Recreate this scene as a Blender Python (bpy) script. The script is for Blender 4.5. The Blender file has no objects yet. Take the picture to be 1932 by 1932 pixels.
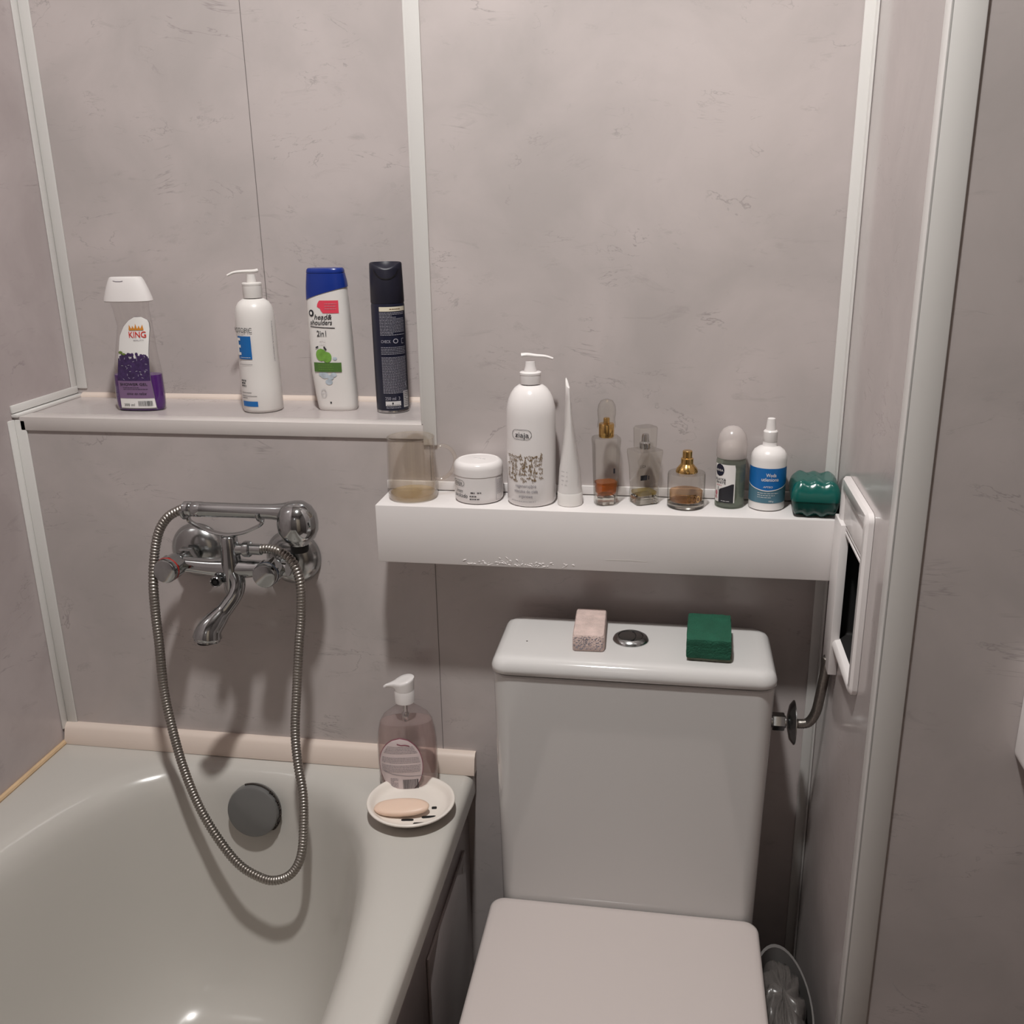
import bpy, bmesh, math, random
from mathutils import Matrix, Vector
from math import sin, cos, pi, sqrt, radians, atan2

# ------------------------------------------------------------------ camera, world, exposure
SC = bpy.context.scene
COL = SC.collection
random.seed(7)
CAM_LOC = (0.99238, -1.30625, 1.43750)
YAW, PITCH, ROLL, FPX = 0.168416, 0.310803, -0.017673, 1824.386
def cam_axes():
    fwd = Vector((-sin(YAW) * cos(PITCH), cos(YAW) * cos(PITCH), -sin(PITCH)))
    right = Vector((cos(YAW), sin(YAW), 0)); up = right.cross(fwd)
    return cos(ROLL) * right + sin(ROLL) * up, -sin(ROLL) * right + cos(ROLL) * up, fwd
r_, u_, f_ = cam_axes()
cd = bpy.data.cameras.new('camera'); cam = bpy.data.objects.new('camera', cd); COL.objects.link(cam)
cd.sensor_width = 36; cd.lens = FPX / 1932 * 36; cd.clip_start = 0.02
cam.matrix_world = Matrix(((r_.x, u_.x, -f_.x, CAM_LOC[0]), (r_.y, u_.y, -f_.y, CAM_LOC[1]), (r_.z, u_.z, -f_.z, CAM_LOC[2]), (0, 0, 0, 1)))
SC.camera = cam
SC.view_settings.view_transform = 'Standard'; SC.view_settings.look = 'None'
SC.view_settings.gamma = 1; SC.view_settings.use_curve_mapping = False
SC.view_settings.exposure = 0.0
LAMP_POS = (0.785, -0.745, 2.665); LAMP_R = 0.052; LAMP_STRENGTH = 1140.0
w = bpy.data.worlds.new('world'); SC.world = w; w.use_nodes = True
w.node_tree.nodes['Background'].inputs[0].default_value = (0.01, 0.01, 0.01, 1)
w.node_tree.nodes['Background'].inputs[1].default_value = 0.5
SC.cycles.use_denoising = True
SC.cycles.max_bounces = 16; SC.cycles.transparent_max_bounces = 24; SC.cycles.transmission_bounces = 16
SC.cycles.sample_clamp_indirect = 4.0
SC.cycles.caustics_reflective = False; SC.cycles.caustics_refractive = False

# ------------------------------------------------------------------ materials
def new_mat(name):
    m = bpy.data.materials.new(name); m.use_nodes = True
    return m, m.node_tree, m.node_tree.nodes['Principled BSDF']
def plain(name, col, rough=0.4, metal=0.0, spec=0.5, trans=0.0, ior=1.45, coat=0.0, sss=0.0, mottle=0.0, bump=0.0, bscale=400, aniso=0):
    m, nt, b = new_mat(name)
    b.inputs['Base Color'].default_value = (*col, 1); b.inputs['Roughness'].default_value = rough
    b.inputs['Metallic'].default_value = metal; b.inputs['Specular IOR Level'].default_value = spec
    b.inputs['Transmission Weight'].default_value = trans; b.inputs['IOR'].default_value = ior
    b.inputs['Coat Weight'].default_value = coat; b.inputs['Coat Roughness'].default_value = 0.05
    if sss:
        b.inputs['Subsurface Weight'].default_value = sss; b.inputs['Subsurface Radius'].default_value = (.01, .008, .006)
        b.inputs['Subsurface Scale'].default_value = 0.3
    if mottle or bump:
        tc = nt.nodes.new('ShaderNodeTexCoord'); n = nt.nodes.new('ShaderNodeTexNoise')
        n.inputs['Scale'].default_value = bscale; n.inputs['Detail'].default_value = 5
        nt.links.new(tc.outputs['Object'], n.inputs['Vector'])
        if mottle:
            n2 = nt.nodes.new('ShaderNodeTexNoise'); n2.inputs['Scale'].default_value = bscale * .12; n2.inputs['Detail'].default_value = 4
            nt.links.new(tc.outputs['Object'], n2.inputs['Vector'])
            mx = nt.nodes.new('ShaderNodeMix'); mx.data_type = 'RGBA'
            mx.inputs['A'].default_value = (*[c * (1 - mottle) for c in col], 1)
            mx.inputs['B'].default_value = (*[min(1, c * (1 + mottle)) for c in col], 1)
            nt.links.new(n2.outputs['Fac'], mx.inputs['Factor']); nt.links.new(mx.outputs['Result'], b.inputs['Base Color'])
        if bump:
            bp = nt.nodes.new('ShaderNodeBump'); bp.inputs['Strength'].default_value = bump; bp.inputs['Distance'].default_value = 0.002
            nt.links.new(n.outputs['Fac'], bp.inputs['Height']); nt.links.new(bp.outputs['Normal'], b.inputs['Normal'])
    return m
def thin_clear(name, tint, refl=0.9, haze=0.0, hazecol=(.8, .8, .8), rough=0.03, edge=.75):
    """thin clear plastic or glass wall: tinted see-through with a fresnel reflection, plus a little milky haze"""
    m, nt, b = new_mat(name); nt.nodes.remove(b)
    out = nt.nodes['Material Output']
    tr = nt.nodes.new('ShaderNodeBsdfTransparent'); tr.inputs[0].default_value = (*tint, 1)
    gl = nt.nodes.new('ShaderNodeBsdfGlossy'); gl.inputs['Roughness'].default_value = rough; gl.inputs['Color'].default_value = (refl, refl, refl, 1)
    fr = nt.nodes.new('ShaderNodeFresnel'); ge = nt.nodes.new('ShaderNodeNewGeometry'); mr = nt.nodes.new('ShaderNodeMapRange')
    mr.inputs['To Min'].default_value = 1.45; mr.inputs['To Max'].default_value = 1 / 1.45   # same thin-wall fresnel on both faces
    nt.links.new(ge.outputs['Backfacing'], mr.inputs['Value']); nt.links.new(mr.outputs[0], fr.inputs['IOR'])
    mx = nt.nodes.new('ShaderNodeMixShader'); df = nt.nodes.new('ShaderNodeBsdfDiffuse'); df.inputs[0].default_value = (*hazecol, 1)
    mh = nt.nodes.new('ShaderNodeMixShader'); mh.inputs[0].default_value = haze
    lw = nt.nodes.new('ShaderNodeLayerWeight'); lw.inputs['Blend'].default_value = .35; pw = nt.nodes.new('ShaderNodeMath'); pw.operation = 'POWER'; pw.inputs[1].default_value = 2.2
    ct = nt.nodes.new('ShaderNodeMix'); ct.data_type = 'RGBA'; ct.inputs['A'].default_value = (*tint, 1); ct.inputs['B'].default_value = (*[c * edge for c in tint], 1)   # longer way through the wall at the edges
    nt.links.new(lw.outputs['Facing'], pw.inputs[0]); nt.links.new(pw.outputs[0], ct.inputs['Factor']); nt.links.new(ct.outputs['Result'], tr.inputs[0])
    nt.links.new(tr.outputs[0], mh.inputs[1]); nt.links.new(df.outputs[0], mh.inputs[2])
    nt.links.new(fr.outputs[0], mx.inputs[0]); nt.links.new(mh.outputs[0], mx.inputs[1]); nt.links.new(gl.outputs[0], mx.inputs[2])
    nt.links.new(mx.outputs[0], out.inputs[0])
    return m
def marble(name, seed, light=(.535, .480, .470), dark=(.450, .408, .398), vein=(.27, .24, .235), rough=0.2, amount=1.0):
    m, nt, b = new_mat(name); N = nt.nodes; L = nt.links
    tc = N.new('ShaderNodeTexCoord'); mp = N.new('ShaderNodeMapping')
    mp.inputs['Location'].default_value = (seed, seed * 1.7, seed * .6); L.new(tc.outputs['Object'], mp.inputs['Vector'])
    def noise(scale, detail, dist=0.0, vec=None, ro=.55):
        n = N.new('ShaderNodeTexNoise'); n.inputs['Scale'].default_value = scale; n.inputs['Detail'].default_value = detail
        n.inputs['Distortion'].default_value = dist; n.inputs['Roughness'].default_value = ro
        L.new((vec or mp).outputs[0], n.inputs['Vector']); return n
    def ramp(src, p0, p1, c0=0, c1=1):
        r = N.new('ShaderNodeMapRange'); r.inputs['From Min'].default_value = p0; r.inputs['From Max'].default_value = p1
        r.inputs['To Min'].default_value = c0; r.inputs['To Max'].default_value = c1; L.new(src, r.inputs['Value']); return r.outputs[0]
    def math_(op, a, c=None, v=None):
        n = N.new('ShaderNodeMath'); n.operation = op; L.new(a, n.inputs[0])
        if c is not None: L.new(c, n.inputs[1])
        if v is not None: n.inputs[1].default_value = v
        return n.outputs[0]
    big = noise(5.5, 6, .4); cloud = ramp(big.outputs['Fac'], .36, .64)
    mx = N.new('ShaderNodeMix'); mx.data_type = 'RGBA'; mx.inputs['A'].default_value = (*dark, 1); mx.inputs['B'].default_value = (*light, 1)
    L.new(cloud, mx.inputs['Factor'])
    st = N.new('ShaderNodeMapping'); st.inputs['Scale'].default_value = (.55, .55, 1.5); st.inputs['Rotation'].default_value = (0.12, .35, .12)
    st.inputs['Location'].default_value = (seed * 2, 0, seed); L.new(tc.outputs['Object'], st.inputs['Vector'])
    v1 = noise(6.5, 6, 1.2, st, .6); a1 = math_('ABSOLUTE', math_('SUBTRACT', v1.outputs['Fac'], v=.5)); l1 = ramp(a1, 0, .0075, 1, 0)
    k1 = ramp(noise(11, 3).outputs['Fac'], .53, .63)
    v2 = noise(13, 5, 1.5, st, .6); a2 = math_('ABSOLUTE', math_('SUBTRACT', v2.outputs['Fac'], v=.47)); l2 = ramp(a2, 0, .009, 1, 0)
    k2 = ramp(noise(9, 3, .5).outputs['Fac'], .60, .68)
    smut = ramp(noise(26, 6, .6, st, .7).outputs['Fac'], .60, .74, 0, .35)
    f = math_('MAXIMUM', math_('MULTIPLY', l1, k1), math_('MULTIPLY', l2, k2)); f = math_('MAXIMUM', math_('MULTIPLY', f, v=.62), smut)
    f = math_('MULTIPLY', f, v=amount)
    m2 = N.new('ShaderNodeMix'); m2.data_type = 'RGBA'; m2.inputs['B'].default_value = (*vein, 1)
    L.new(mx.outputs['Result'], m2.inputs['A']); L.new(f, m2.inputs['Factor']); L.new(m2.outputs['Result'], b.inputs['Base Color'])
    b.inputs['Roughness'].default_value = rough; b.inputs['Specular IOR Level'].default_value = .5
    return m
M = {}
M['wall'] = marble('marbled_panel', 0.0)
M['wall_side'] = marble('marbled_panel_side', 3.1, rough=.14, amount=.6)
M['wall_left'] = marble('marbled_panel_left', 5.7, light=(.50, .440, .438), dark=(.42, .365, .362))
M['wall_dark'] = marble('marbled_panel_front', 8.3)
M['trim'] = plain('white_pvc', (.70, .685, .665), .32)
M['trim_cream'] = plain('yellowed_pvc', (.72, .61, .54), .35, mottle=.05, bscale=60)
M['caulk'] = plain('old_caulk', (.62, .44, .27), .55, mottle=.25, bscale=200)
M['seam'] = plain('panel_joint', (.16, .14, .135), .8)
M['white_paint'] = plain('white_paint', (.725, .69, .68), .42, mottle=.03, bscale=60)
M['ceiling'] = plain('ceiling_paint', (.70, .68, .66), .7)
M['floor'] = plain('floor_tile', (.13, .105, .095), .35, mottle=.15, bscale=40)
M['door'] = plain('door_paint', (.55, .47, .38), .5)
M['enamel'] = plain('bath_enamel', (.53, .505, .470), .2, coat=.15, mottle=.035, bscale=26)
M['ceramic'] = plain('ceramic', (.61, .595, .585), .09, coat=.4)
M['seatplastic'] = plain('seat_plastic', (.555, .495, .475), .22)
M['chrome'] = plain('chrome', (.44, .455, .46), .10, metal=1, mottle=.12, bscale=300)
M['chrome_dull'] = plain('worn_chrome', (.42, .43, .43), .20, metal=1, mottle=.2, bscale=250)
M['hose'] = plain('hose_metal', (.33, .305, .28), .38, metal=1, mottle=.25, bscale=120)
M['capgrey'] = plain('grey_plug', (.17, .168, .165), .30, metal=.2, mottle=.08, bscale=200)
M['black'] = plain('black', (.008, .007, .007), .7)
M['grime'] = plain('grime', (.05, .04, .035), .9)
M['red'] = plain('red_ring', (.35, .02, .015), .4)
M['bluering'] = plain('dark_ring', (.03, .035, .05), .4)
M['white_plastic'] = plain('white_plastic', (.76, .73, .715), .28)
M['white_gloss'] = plain('white_gloss_plastic', (.76, .725, .715), .18)
M['warm_white'] = plain('warm_white_plastic', (.73, .70, .675), .35)
M['paper'] = plain('label_paper', (.78, .76, .74), .5)
M['blue'] = plain('blue_print', (.008, .13, .40), .4)
M['blue_dark'] = plain('blue_cap', (.008, .03, .22), .25)
M['navy'] = plain('navy_paint', (.010, .012, .030), .33)
M['navy_cap'] = plain('navy_cap', (.014, .014, .026), .42)
M['ink'] = plain('black_ink', (.02, .02, .025), .5)
M['ink_grey'] = plain('grey_ink', (.24, .22, .25), .5)
M['ink_light'] = plain('light_ink', (.40, .39, .45), .5)
M['ink_pale'] = plain('pale_ink', (.62, .60, .60), .5)
M['brown_ink'] = plain('brown_ink', (.20, .13, .06), .5)
M['cream_ink'] = plain('cream_ink', (.74, .68, .54), .5)
M['red_ink'] = plain('red_ink', (.62, .03, .02), .4)
M['orange_ink'] = plain('orange_ink', (.62, .24, .03), .4)
M['pink_label'] = plain('pink_label', (.72, .06, .10), .4)
M['pink_ink'] = plain('pink_ink', (.55, .20, .24), .5)
M['plum_ink'] = plain('plum_ink', (.28, .08, .12), .5)
M['green_ink'] = plain('green_label', (.075, .16, .035), .4)
M['apple'] = plain('apple_green', (.17, .36, .06), .4, mottle=.5, bscale=900)
M['ice'] = plain('ice_print', (.46, .52, .58), .4, mottle=.5, bscale=900)
M['teal_label'] = plain('teal_label', (.075, .17, .23), .4)
M['purple_liquid'] = plain('purple_gel', (.085, .018, .17), .15)
M['lavender'] = plain('lavender_print', (.045, .022, .085), .5, mottle=.7, bscale=1600)
M['mauve'] = plain('mauve_label', (.20, .12, .23), .45)
M['leaf'] = plain('leaf_print', (.14, .20, .04), .5, mottle=.4, bscale=900)
M['clear'] = thin_clear('clear_plastic', (.975, .97, .965), haze=.0, edge=.82)
M['clear_edge'] = plain('label_rim', (.22, .20, .20), .3)
M['mug_glass'] = thin_clear('amber_glass', (.993, .978, .955), haze=.022, hazecol=(.80, .70, .60), edge=.86)
M['glass'] = thin_clear('perfume_glass', (.96, .955, .935), haze=.0, rough=.01, edge=.50)
M['thick_glass'] = plain('thick_glass', (.97, .96, .93), .02, trans=1, ior=1.45)
M['frost'] = thin_clear('frosted_cap', (.80, .76, .74), haze=.50, hazecol=(.74, .68, .66), rough=.2)
M['roll_glass'] = thin_clear('roll_on_glass', (.66, .70, .64), haze=.16, hazecol=(.46, .52, .44))
M['roll_liquid'] = thin_clear('roll_on_liquid', (.70, .73, .64), haze=.35, hazecol=(.42, .46, .36))
M['amber'] = thin_clear('amber_perfume', (.80, .36, .12), haze=.30, hazecol=(.62, .25, .08))
M['amber_pale'] = thin_clear('pale_amber_perfume', (.93, .74, .56), haze=.08, hazecol=(.70, .42, .24))
M['yellow_pale'] = thin_clear('pale_yellow_perfume', (.88, .78, .52), haze=.12, hazecol=(.6, .5, .2))
M['gold'] = plain('gold', (.72, .46, .17), .16, metal=1)
M['silver'] = plain('silver', (.6, .6, .6), .15, metal=1)
M['pink_soap'] = thin_clear('pink_liquid_soap', (.90, .82, .80), haze=.22, hazecol=(.66, .56, .54), rough=.05, edge=.9)
M['soap_bottle'] = thin_clear('clear_soap_bottle', (.95, .92, .92), haze=.05, hazecol=(.7, .6, .6), edge=.75)
M['pinkish_label'] = plain('pink_back_label', (.66, .56, .56), .45)
M['cream_plastic'] = plain('cream_plastic', (.82, .74, .66), .35)
M['dish'] = plain('dish_plastic', (.80, .74, .68), .28)
M['soap'] = plain('peach_soap', (.80, .60, .48), .4, sss=.2)
M['pumice'] = plain('pumice', (.64, .50, .46), .9, mottle=.35, bump=1.0, bscale=520)
M['sponge'] = plain('green_foam', (.010, .085, .048), .85, mottle=.35, bump=.8, bscale=420)
M['scourer'] = plain('scouring_pad', (.19, .20, .15), .9, mottle=.3, bump=.6, bscale=700)
M['teal_plastic'] = plain('teal_plastic', (.002, .060, .050), .22, coat=.2)
M['teal_lid'] = plain('teal_lid_plastic', (.003, .090, .075), .2, coat=.2)
M['bag'] = thin_clear('thin_bag', (.60, .57, .55), haze=.5, hazecol=(.20, .18, .17), rough=.25)
M['bin'] = plain('bin_plastic', (.16, .15, .145), .3)
M['apron_shaded'] = marble('bath_panel_shaded', 12.4, light=(.40, .35, .345), dark=(.33, .29, .285), rough=.28)  # wall marble, darkened so the shade under the rim sits in the colour
M['wall_rear'] = marble('marbled_panel_rear', 15.1, light=(.20, .175, .17), dark=(.16, .14, .137))
M['residue_pale'] = thin_clear('residue_pale', (.93, .86, .72), haze=.18, hazecol=(.70, .56, .34))
M['trim_grey'] = plain('greyish_pvc', (.60, .555, .535), .35)
M['residue'] = plain('residue', (.62, .46, .24), .5)

# ------------------------------------------------------------------ mesh helpers
class MB:
    def __init__(s): s.v = []; s.f = []
    def add(s, vs, fs):
        o = len(s.v); s.v += [tuple(p) for p in vs]; s.f += [tuple(i + o for i in f) for f in fs]
    def box(s, x0, x1, y0, y1, z0, z1):
        s.add([(x0, y0, z0), (x1, y0, z0), (x1, y1, z0), (x0, y1, z0), (x0, y0, z1), (x1, y0, z1), (x1, y1, z1), (x0, y1, z1)],
              [(0, 3, 2, 1), (4, 5, 6, 7), (0, 1, 5, 4), (1, 2, 6, 5), (2, 3, 7, 6), (3, 0, 4, 7)])
    def rings(s, rings, cap0=True, cap1=True, flip=False):
        n = len(rings[0]); o = len(s.v)
        for r in rings: s.v += [tuple(p) for p in r]
        def F(f): s.f.append(tuple(reversed(f)) if flip else tuple(f))
        for k in range(len(rings) - 1):
            for i in range(n):
                j = (i + 1) % n
                F((o + k * n + i, o + k * n + j, o + (k + 1) * n + j, o + (k + 1) * n + i))
        if cap0: F(tuple(o + i for i in reversed(range(n))))
        if cap1: F(tuple(o + (len(rings) - 1) * n + i for i in range(n)))
    def build(s, name, mat, parent=None, ang=35, bevel=0, smooth=True, seg=2):
        me = bpy.data.meshes.new(name); me.from_pydata(s.v, [], s.f); me.update()
        if bevel:
            bm = bmesh.new(); bm.from_mesh(me)
            es = [e for e in bm.edges if len(e.link_faces) == 2 and e.calc_face_angle() > radians(30)]
            bmesh.ops.bevel(bm, geom=es, offset=bevel, segments=seg, profile=.5, affect='EDGES', clamp_overlap=True)
            bm.to_mesh(me); bm.free()
        if smooth and len(me.polygons):
            me.polygons.foreach_set('use_smooth', [True] * len(me.polygons)); me.set_sharp_from_angle(angle=radians(ang))
        me.materials.append(mat)
        o = bpy.data.objects.new(name, me); COL.objects.link(o)
        if parent is not None: o.parent = parent
        return o
def selli(cx, cy, rx, ry, z, n=2.0, seg=40, zf=None):
    out = []
    for i in range(seg):
        t = 2 * pi * i / seg; c, s_ = cos(t), sin(t)
        x = rx * math.copysign(abs(c) ** (2 / n), c); y = ry * math.copysign(abs(s_) ** (2 / n), s_)
        out.append((cx + x, cy + y, z + (zf(x, y) if zf else 0)))
    return out
def circ(c, r, seg, ax, ay):
    return [tuple(c[k] + r * (cos(2 * pi * i / seg) * ax[k] + sin(2 * pi * i / seg) * ay[k]) for k in range(3)) for i in range(seg)]
def lathe(mb, prof, seg=40, c=(0, 0, 0), axis='z', cap0=True, cap1=True):
    A = {'z': ((1, 0, 0), (0, 1, 0), (0, 0, 1)), 'y': ((1, 0, 0), (0, 0, 1), (0, -1, 0)), 'x': ((0, 1, 0), (0, 0, 1), (1, 0, 0))}[axis]
    rs = []
    for r, h in prof:
        cc = tuple(c[k] + A[2][k] * h for k in range(3)); rs.append(circ(cc, max(r, 1e-5), seg, A[0], A[1]))
    mb.rings(rs, cap0, cap1)
def rrect(x0, x1, y0, y1, z, r, q=6):
    out = []
    for (cx, cy, a0) in ((x1 - r, y1 - r, 0), (x0 + r, y1 - r, 90), (x0 + r, y0 + r, 180), (x1 - r, y0 + r, 270)):
        for i in range(q + 1):
            a = radians(a0 + 90 * i / q); out.append((cx + r * cos(a), cy + r * sin(a), z))
    return out
def catmull(pts, sub=8):
    P = [Vector(p) for p in pts]; P = [2 * P[0] - P[1]] + P + [2 * P[-1] - P[-2]]; out = []
    for i in range(1, len(P) - 2):
        for k in range(sub):
            t = k / sub; a, b, c, d = P[i - 1], P[i], P[i + 1], P[i + 2]
            out.append(.5 * ((2 * b) + (c - a) * t + (2 * a - 5 * b + 4 * c - d) * t * t + (3 * b - a - 3 * c + d) * t ** 3))
    out.append(P[-2]); return out
def sweep(mb, path, rad, seg=14, flat=1.0, up0=Vector((0, -1, .1))):
    """path of Vectors; rad number or list; flat scales the second axis"""
    n = len(path); rs = []; up = up0
    for i, p in enumerate(path):
        t = (path[min(i + 1, n - 1)] - path[max(i - 1, 0)]).normalized()
        a = (up - t * up.dot(t)).normalized(); b = t.cross(a); up = a
        r = rad[i] if isinstance(rad, list) else rad
        rs.append([p + a * (r * flat * cos(2 * pi * k / seg)) + b * (r * sin(2 * pi * k / seg)) for k in range(seg)])
    mb.rings(rs)
def resample(path, step):
    out = [path[0]]; acc = 0
    for a, b in zip(path, path[1:]):
        L = (b - a).length; d = step - acc
        while d <= L and L > 0:
            out.append(a + (b - a) * (d / L)); d += step
        acc = (acc + L) % step if d > L else 0
        acc = L - (d - step)
    return out

# ---- things
def thing(name, label, cat, loc=(0, 0, 0), rz=0.0, group=None):
    o = bpy.data.objects.new(name, None); COL.objects.link(o); o.empty_display_size = .02
    o.location = loc; o.rotation_euler = (0, 0, rz); o['label'] = label; o['category'] = cat
    if group: o['group'] = group
    return o
def tag(o, label, cat, group=None):
    o['label'] = label; o['category'] = cat
    if group: o['group'] = group
    return o
def struct(o, label=None):
    o['kind'] = 'structure'
    if label: o['label'] = label
    return o

# ---- printing on curved surfaces
def s_round(Rf, yaw=0):          # arc mapping: u = distance round the bottle
    def f(u, z, off):
        R = Rf(z) if callable(Rf) else Rf
        a = u / R; return ((R + off) * sin(a), -(R + off) * cos(a), z)
    return f
def s_front(rx, ry, n=2.4, cx=None):   # frontal mapping: u = x seen from the front
    def f(u, z, off):
        a = rx(z) if callable(rx) else rx; b = ry(z) if callable(ry) else ry; c = (cx(z) if callable(cx) else (cx or 0))
        q = max(-.985, min(.985, (u - c) / a))
        y = b * (1 - abs(q) ** n) ** (1 / n)
        return (c + q * a * (1 + off / a), -(y + off), z)
    return f
def flat_xz(y=0):
    return lambda u, z, off: (u, y - off, z)
def region(mb, surf, z0, z1, left, right, off=.0004, rows=6, cols=8):
    L = left if callable(left) else (lambda z: left); R = right if callable(right) else (lambda z: right)
    vs = []; fs = []
    for i in range(rows + 1):
        z = z0 + (z1 - z0) * i / rows
        for j in range(cols + 1):
            u = L(z) + (R(z) - L(z)) * j / cols; vs.append(surf(u, z, off))
    for i in range(rows):
        for j in range(cols):
            a = i * (cols + 1) + j; fs.append((a, a + 1, a + cols + 2, a + cols + 1))
    mb.add(vs, fs)
def ellreg(mb, surf, cu, cz, a, b, off=.0004, rows=12, cols=8):
    hw = lambda z: a * sqrt(max(0, 1 - ((z - cz) / b) ** 2))
    region(mb, surf, cz - b, cz + b, lambda z: cu - hw(z), lambda z: cu + hw(z), off, rows, cols)
def stroke(mb, surf, pts, wdt, off=.0006):
    for (a, b) in zip(pts, pts[1:]):
        d = Vector((b[0] - a[0], b[1] - a[1])); L = d.length
        if L < 1e-7: continue
        nx, nz = -d.y / L * wdt / 2, d.x / L * wdt / 2
        n = max(1, int(L / .004)); vs = []; fs = []
        for i in range(n + 1):
            t = i / n; u, z = a[0] + d.x * t, a[1] + d.y * t
            vs += [surf(u + nx, z + nz, off), surf(u - nx, z - nz, off)]
        for i in range(n): fs.append((2 * i, 2 * i + 1, 2 * i + 3, 2 * i + 2))
        mb.add(vs, fs)
def outline_round(mb, surf, u0, u1, z0, z1, wdt, off=.0006):
    r = (z1 - z0) / 2; pts = []
    for i in range(13):
        a = radians(-90 + 180 * i / 12); pts.append((u1 - r + r * cos(a), (z0 + z1) / 2 + r * sin(a)))
    for i in range(13):
        a = radians(90 + 180 * i / 12); pts.append((u0 + r + r * cos(a), (z0 + z1) / 2 + r * sin(a)))
    stroke(mb, surf, pts + [pts[0]], wdt, off)
def small_print(mb, surf, u0, u1, z0, z1, lines, wdt, off=.0006, gap=.25, full=.92):
    for k in range(lines):
        z = z1 - (z1 - z0) * (k + .5) / lines; u = u0; end = u1 if random.random() < full else u0 + (u1 - u0) * random.uniform(.4, .9)
        while u < end - .0008:
            L = min(random.uniform(.0012, .0042), end - u); stroke(mb, surf, [(u, z), (u + L, z)], wdt, off); u += L + .0005 + gap * .001
_tc = {}
def text(mb, surf, s, u0, z0, width=None, height=None, shear=0, off=.0007, bold=0, vertical=False, center=None):
    key = (s, shear, bold)
    if key not in _tc:
        cu = bpy.data.curves.new('t', 'FONT'); cu.body = s; cu.size = 1; cu.shear = shear; cu.offset = bold; cu.resolution_u = 3
        ob = bpy.data.objects.new('t', cu); COL.objects.link(ob); bpy.context.view_layer.update()
        dg = bpy.context.evaluated_depsgraph_get(); me = ob.evaluated_get(dg).to_mesh()
        _tc[key] = ([tuple(v.co)[:2] for v in me.vertices], [tuple(p.vertices) for p in me.polygons])
        ob.evaluated_get(dg).to_mesh_clear(); bpy.data.objects.remove(ob); bpy.data.curves.remove(cu)
    vs, fs = _tc[key]
    if not vs: return
    x0 = min(v[0] for v in vs); x1 = max(v[0] for v in vs)
    sx = width / (x1 - x0) if width else None; sz = height / .73 if height else sx
    if sx is None: sx = sz
    if center is not None: u0 = center - sx * (x1 - x0) / 2
    if vertical: pv = [surf(u0 + v[1] * sz, z0 - (v[0] - x0) * sx, off) for v in vs]
    else: pv = [surf(u0 + (v[0] - x0) * sx, z0 + v[1] * sz, off) for v in vs]
    mb.add(pv, fs)
def barcode(mb, surf, u0, u1, z0, z1, off=.0007):
    u = u0
    while u < u1:
        wd = random.choice((.0003, .0005, .0008)); region(mb, surf, z0, z1, u, min(u + wd, u1), off, 1, 1); u += wd + random.choice((.0004, .0006))

# ------------------------------------------------------------------ the room
XR, YF, ND, ZL, ZC, YB = 1.2137, -.3611, .1696, 1.1365, 2.72, -2.0
b = MB(); b.box(0, .6640, 0, ND, 0, ZL); b.box(.6640, XR + .01, 0, ND, 0, ZC); b.box(0, XR + .01, ND, ND + .06, 0, ZC)
wall_back = struct(b.build('wall_back', M['wall'], smooth=False), 'marbled grey wall with recessed ledge above the bath')
s = MB(); s.box(.3535, .3543, ND - .0006, ND + .01, ZL, ZC); s.box(.6528, .6535, -.0006, .01, .60, 1.118)
s.build('panel_seam', M['seam'], wall_back, smooth=False)['label'] = 'thin dark joint between wall panels'
b = MB(); b.box(-.06, 0, YB, ND + .06, 0, ZC); struct(b.build('wall_left', M['wall_left'], smooth=False))
HY0, HY1, HZ0, HZ1 = -.243, -.112, .897, 1.088
b = MB()
b.box(XR, XR + .01, YF, 0, 0, HZ0); b.box(XR, XR + .01, YF, 0, HZ1, ZC); b.box(XR, XR + .01, YF, HY0, HZ0, HZ1); b.box(XR, XR + .01, HY1, 0, HZ0, HZ1)
struct(b.build('wall_right', M['wall_side'], smooth=False), 'short glossy side wall right of the toilet')
b = MB(); b.box(XR + .01, 2.0, YF, YF + .10, 0, ZC); struct(b.build('wall_front', M['wall_dark'], smooth=False), 'darker marbled wall at the right edge')
b = MB(); b.box(2.0, 2.06, YB, YF + .1, 0, ZC); struct(b.build('wall_far_right', M['wall_rear'], smooth=False))
b = MB(); b.box(-.06, 2.06, YB - .06, YB, 0, ZC); struct(b.build('wall_rear', M['wall_rear'], smooth=False))
b = MB(); b.box(-.06, 2.06, YB - .06, ND + .06, -.06, 0); struct(b.build('floor', M['floor'], smooth=False))
b = MB(); b.box(-.06, 2.06, YB - .06, ND + .06, ZC, ZC + .06); struct(b.build('ceiling', M['ceiling'], smooth=False))
b = MB(); b.box(1.05, 1.85, YB, YB + .02, 0, 2.02); dr = struct(b.build('door_1', M['door'], bevel=.004))
b = MB(); lathe(b, [(.024, 0), (.024, .004), (.008, .006), (.008, .04)], 20, (1.13, YB + .02, 1.02), 'x'); b.build('door_handle', M['chrome'], dr)

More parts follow.
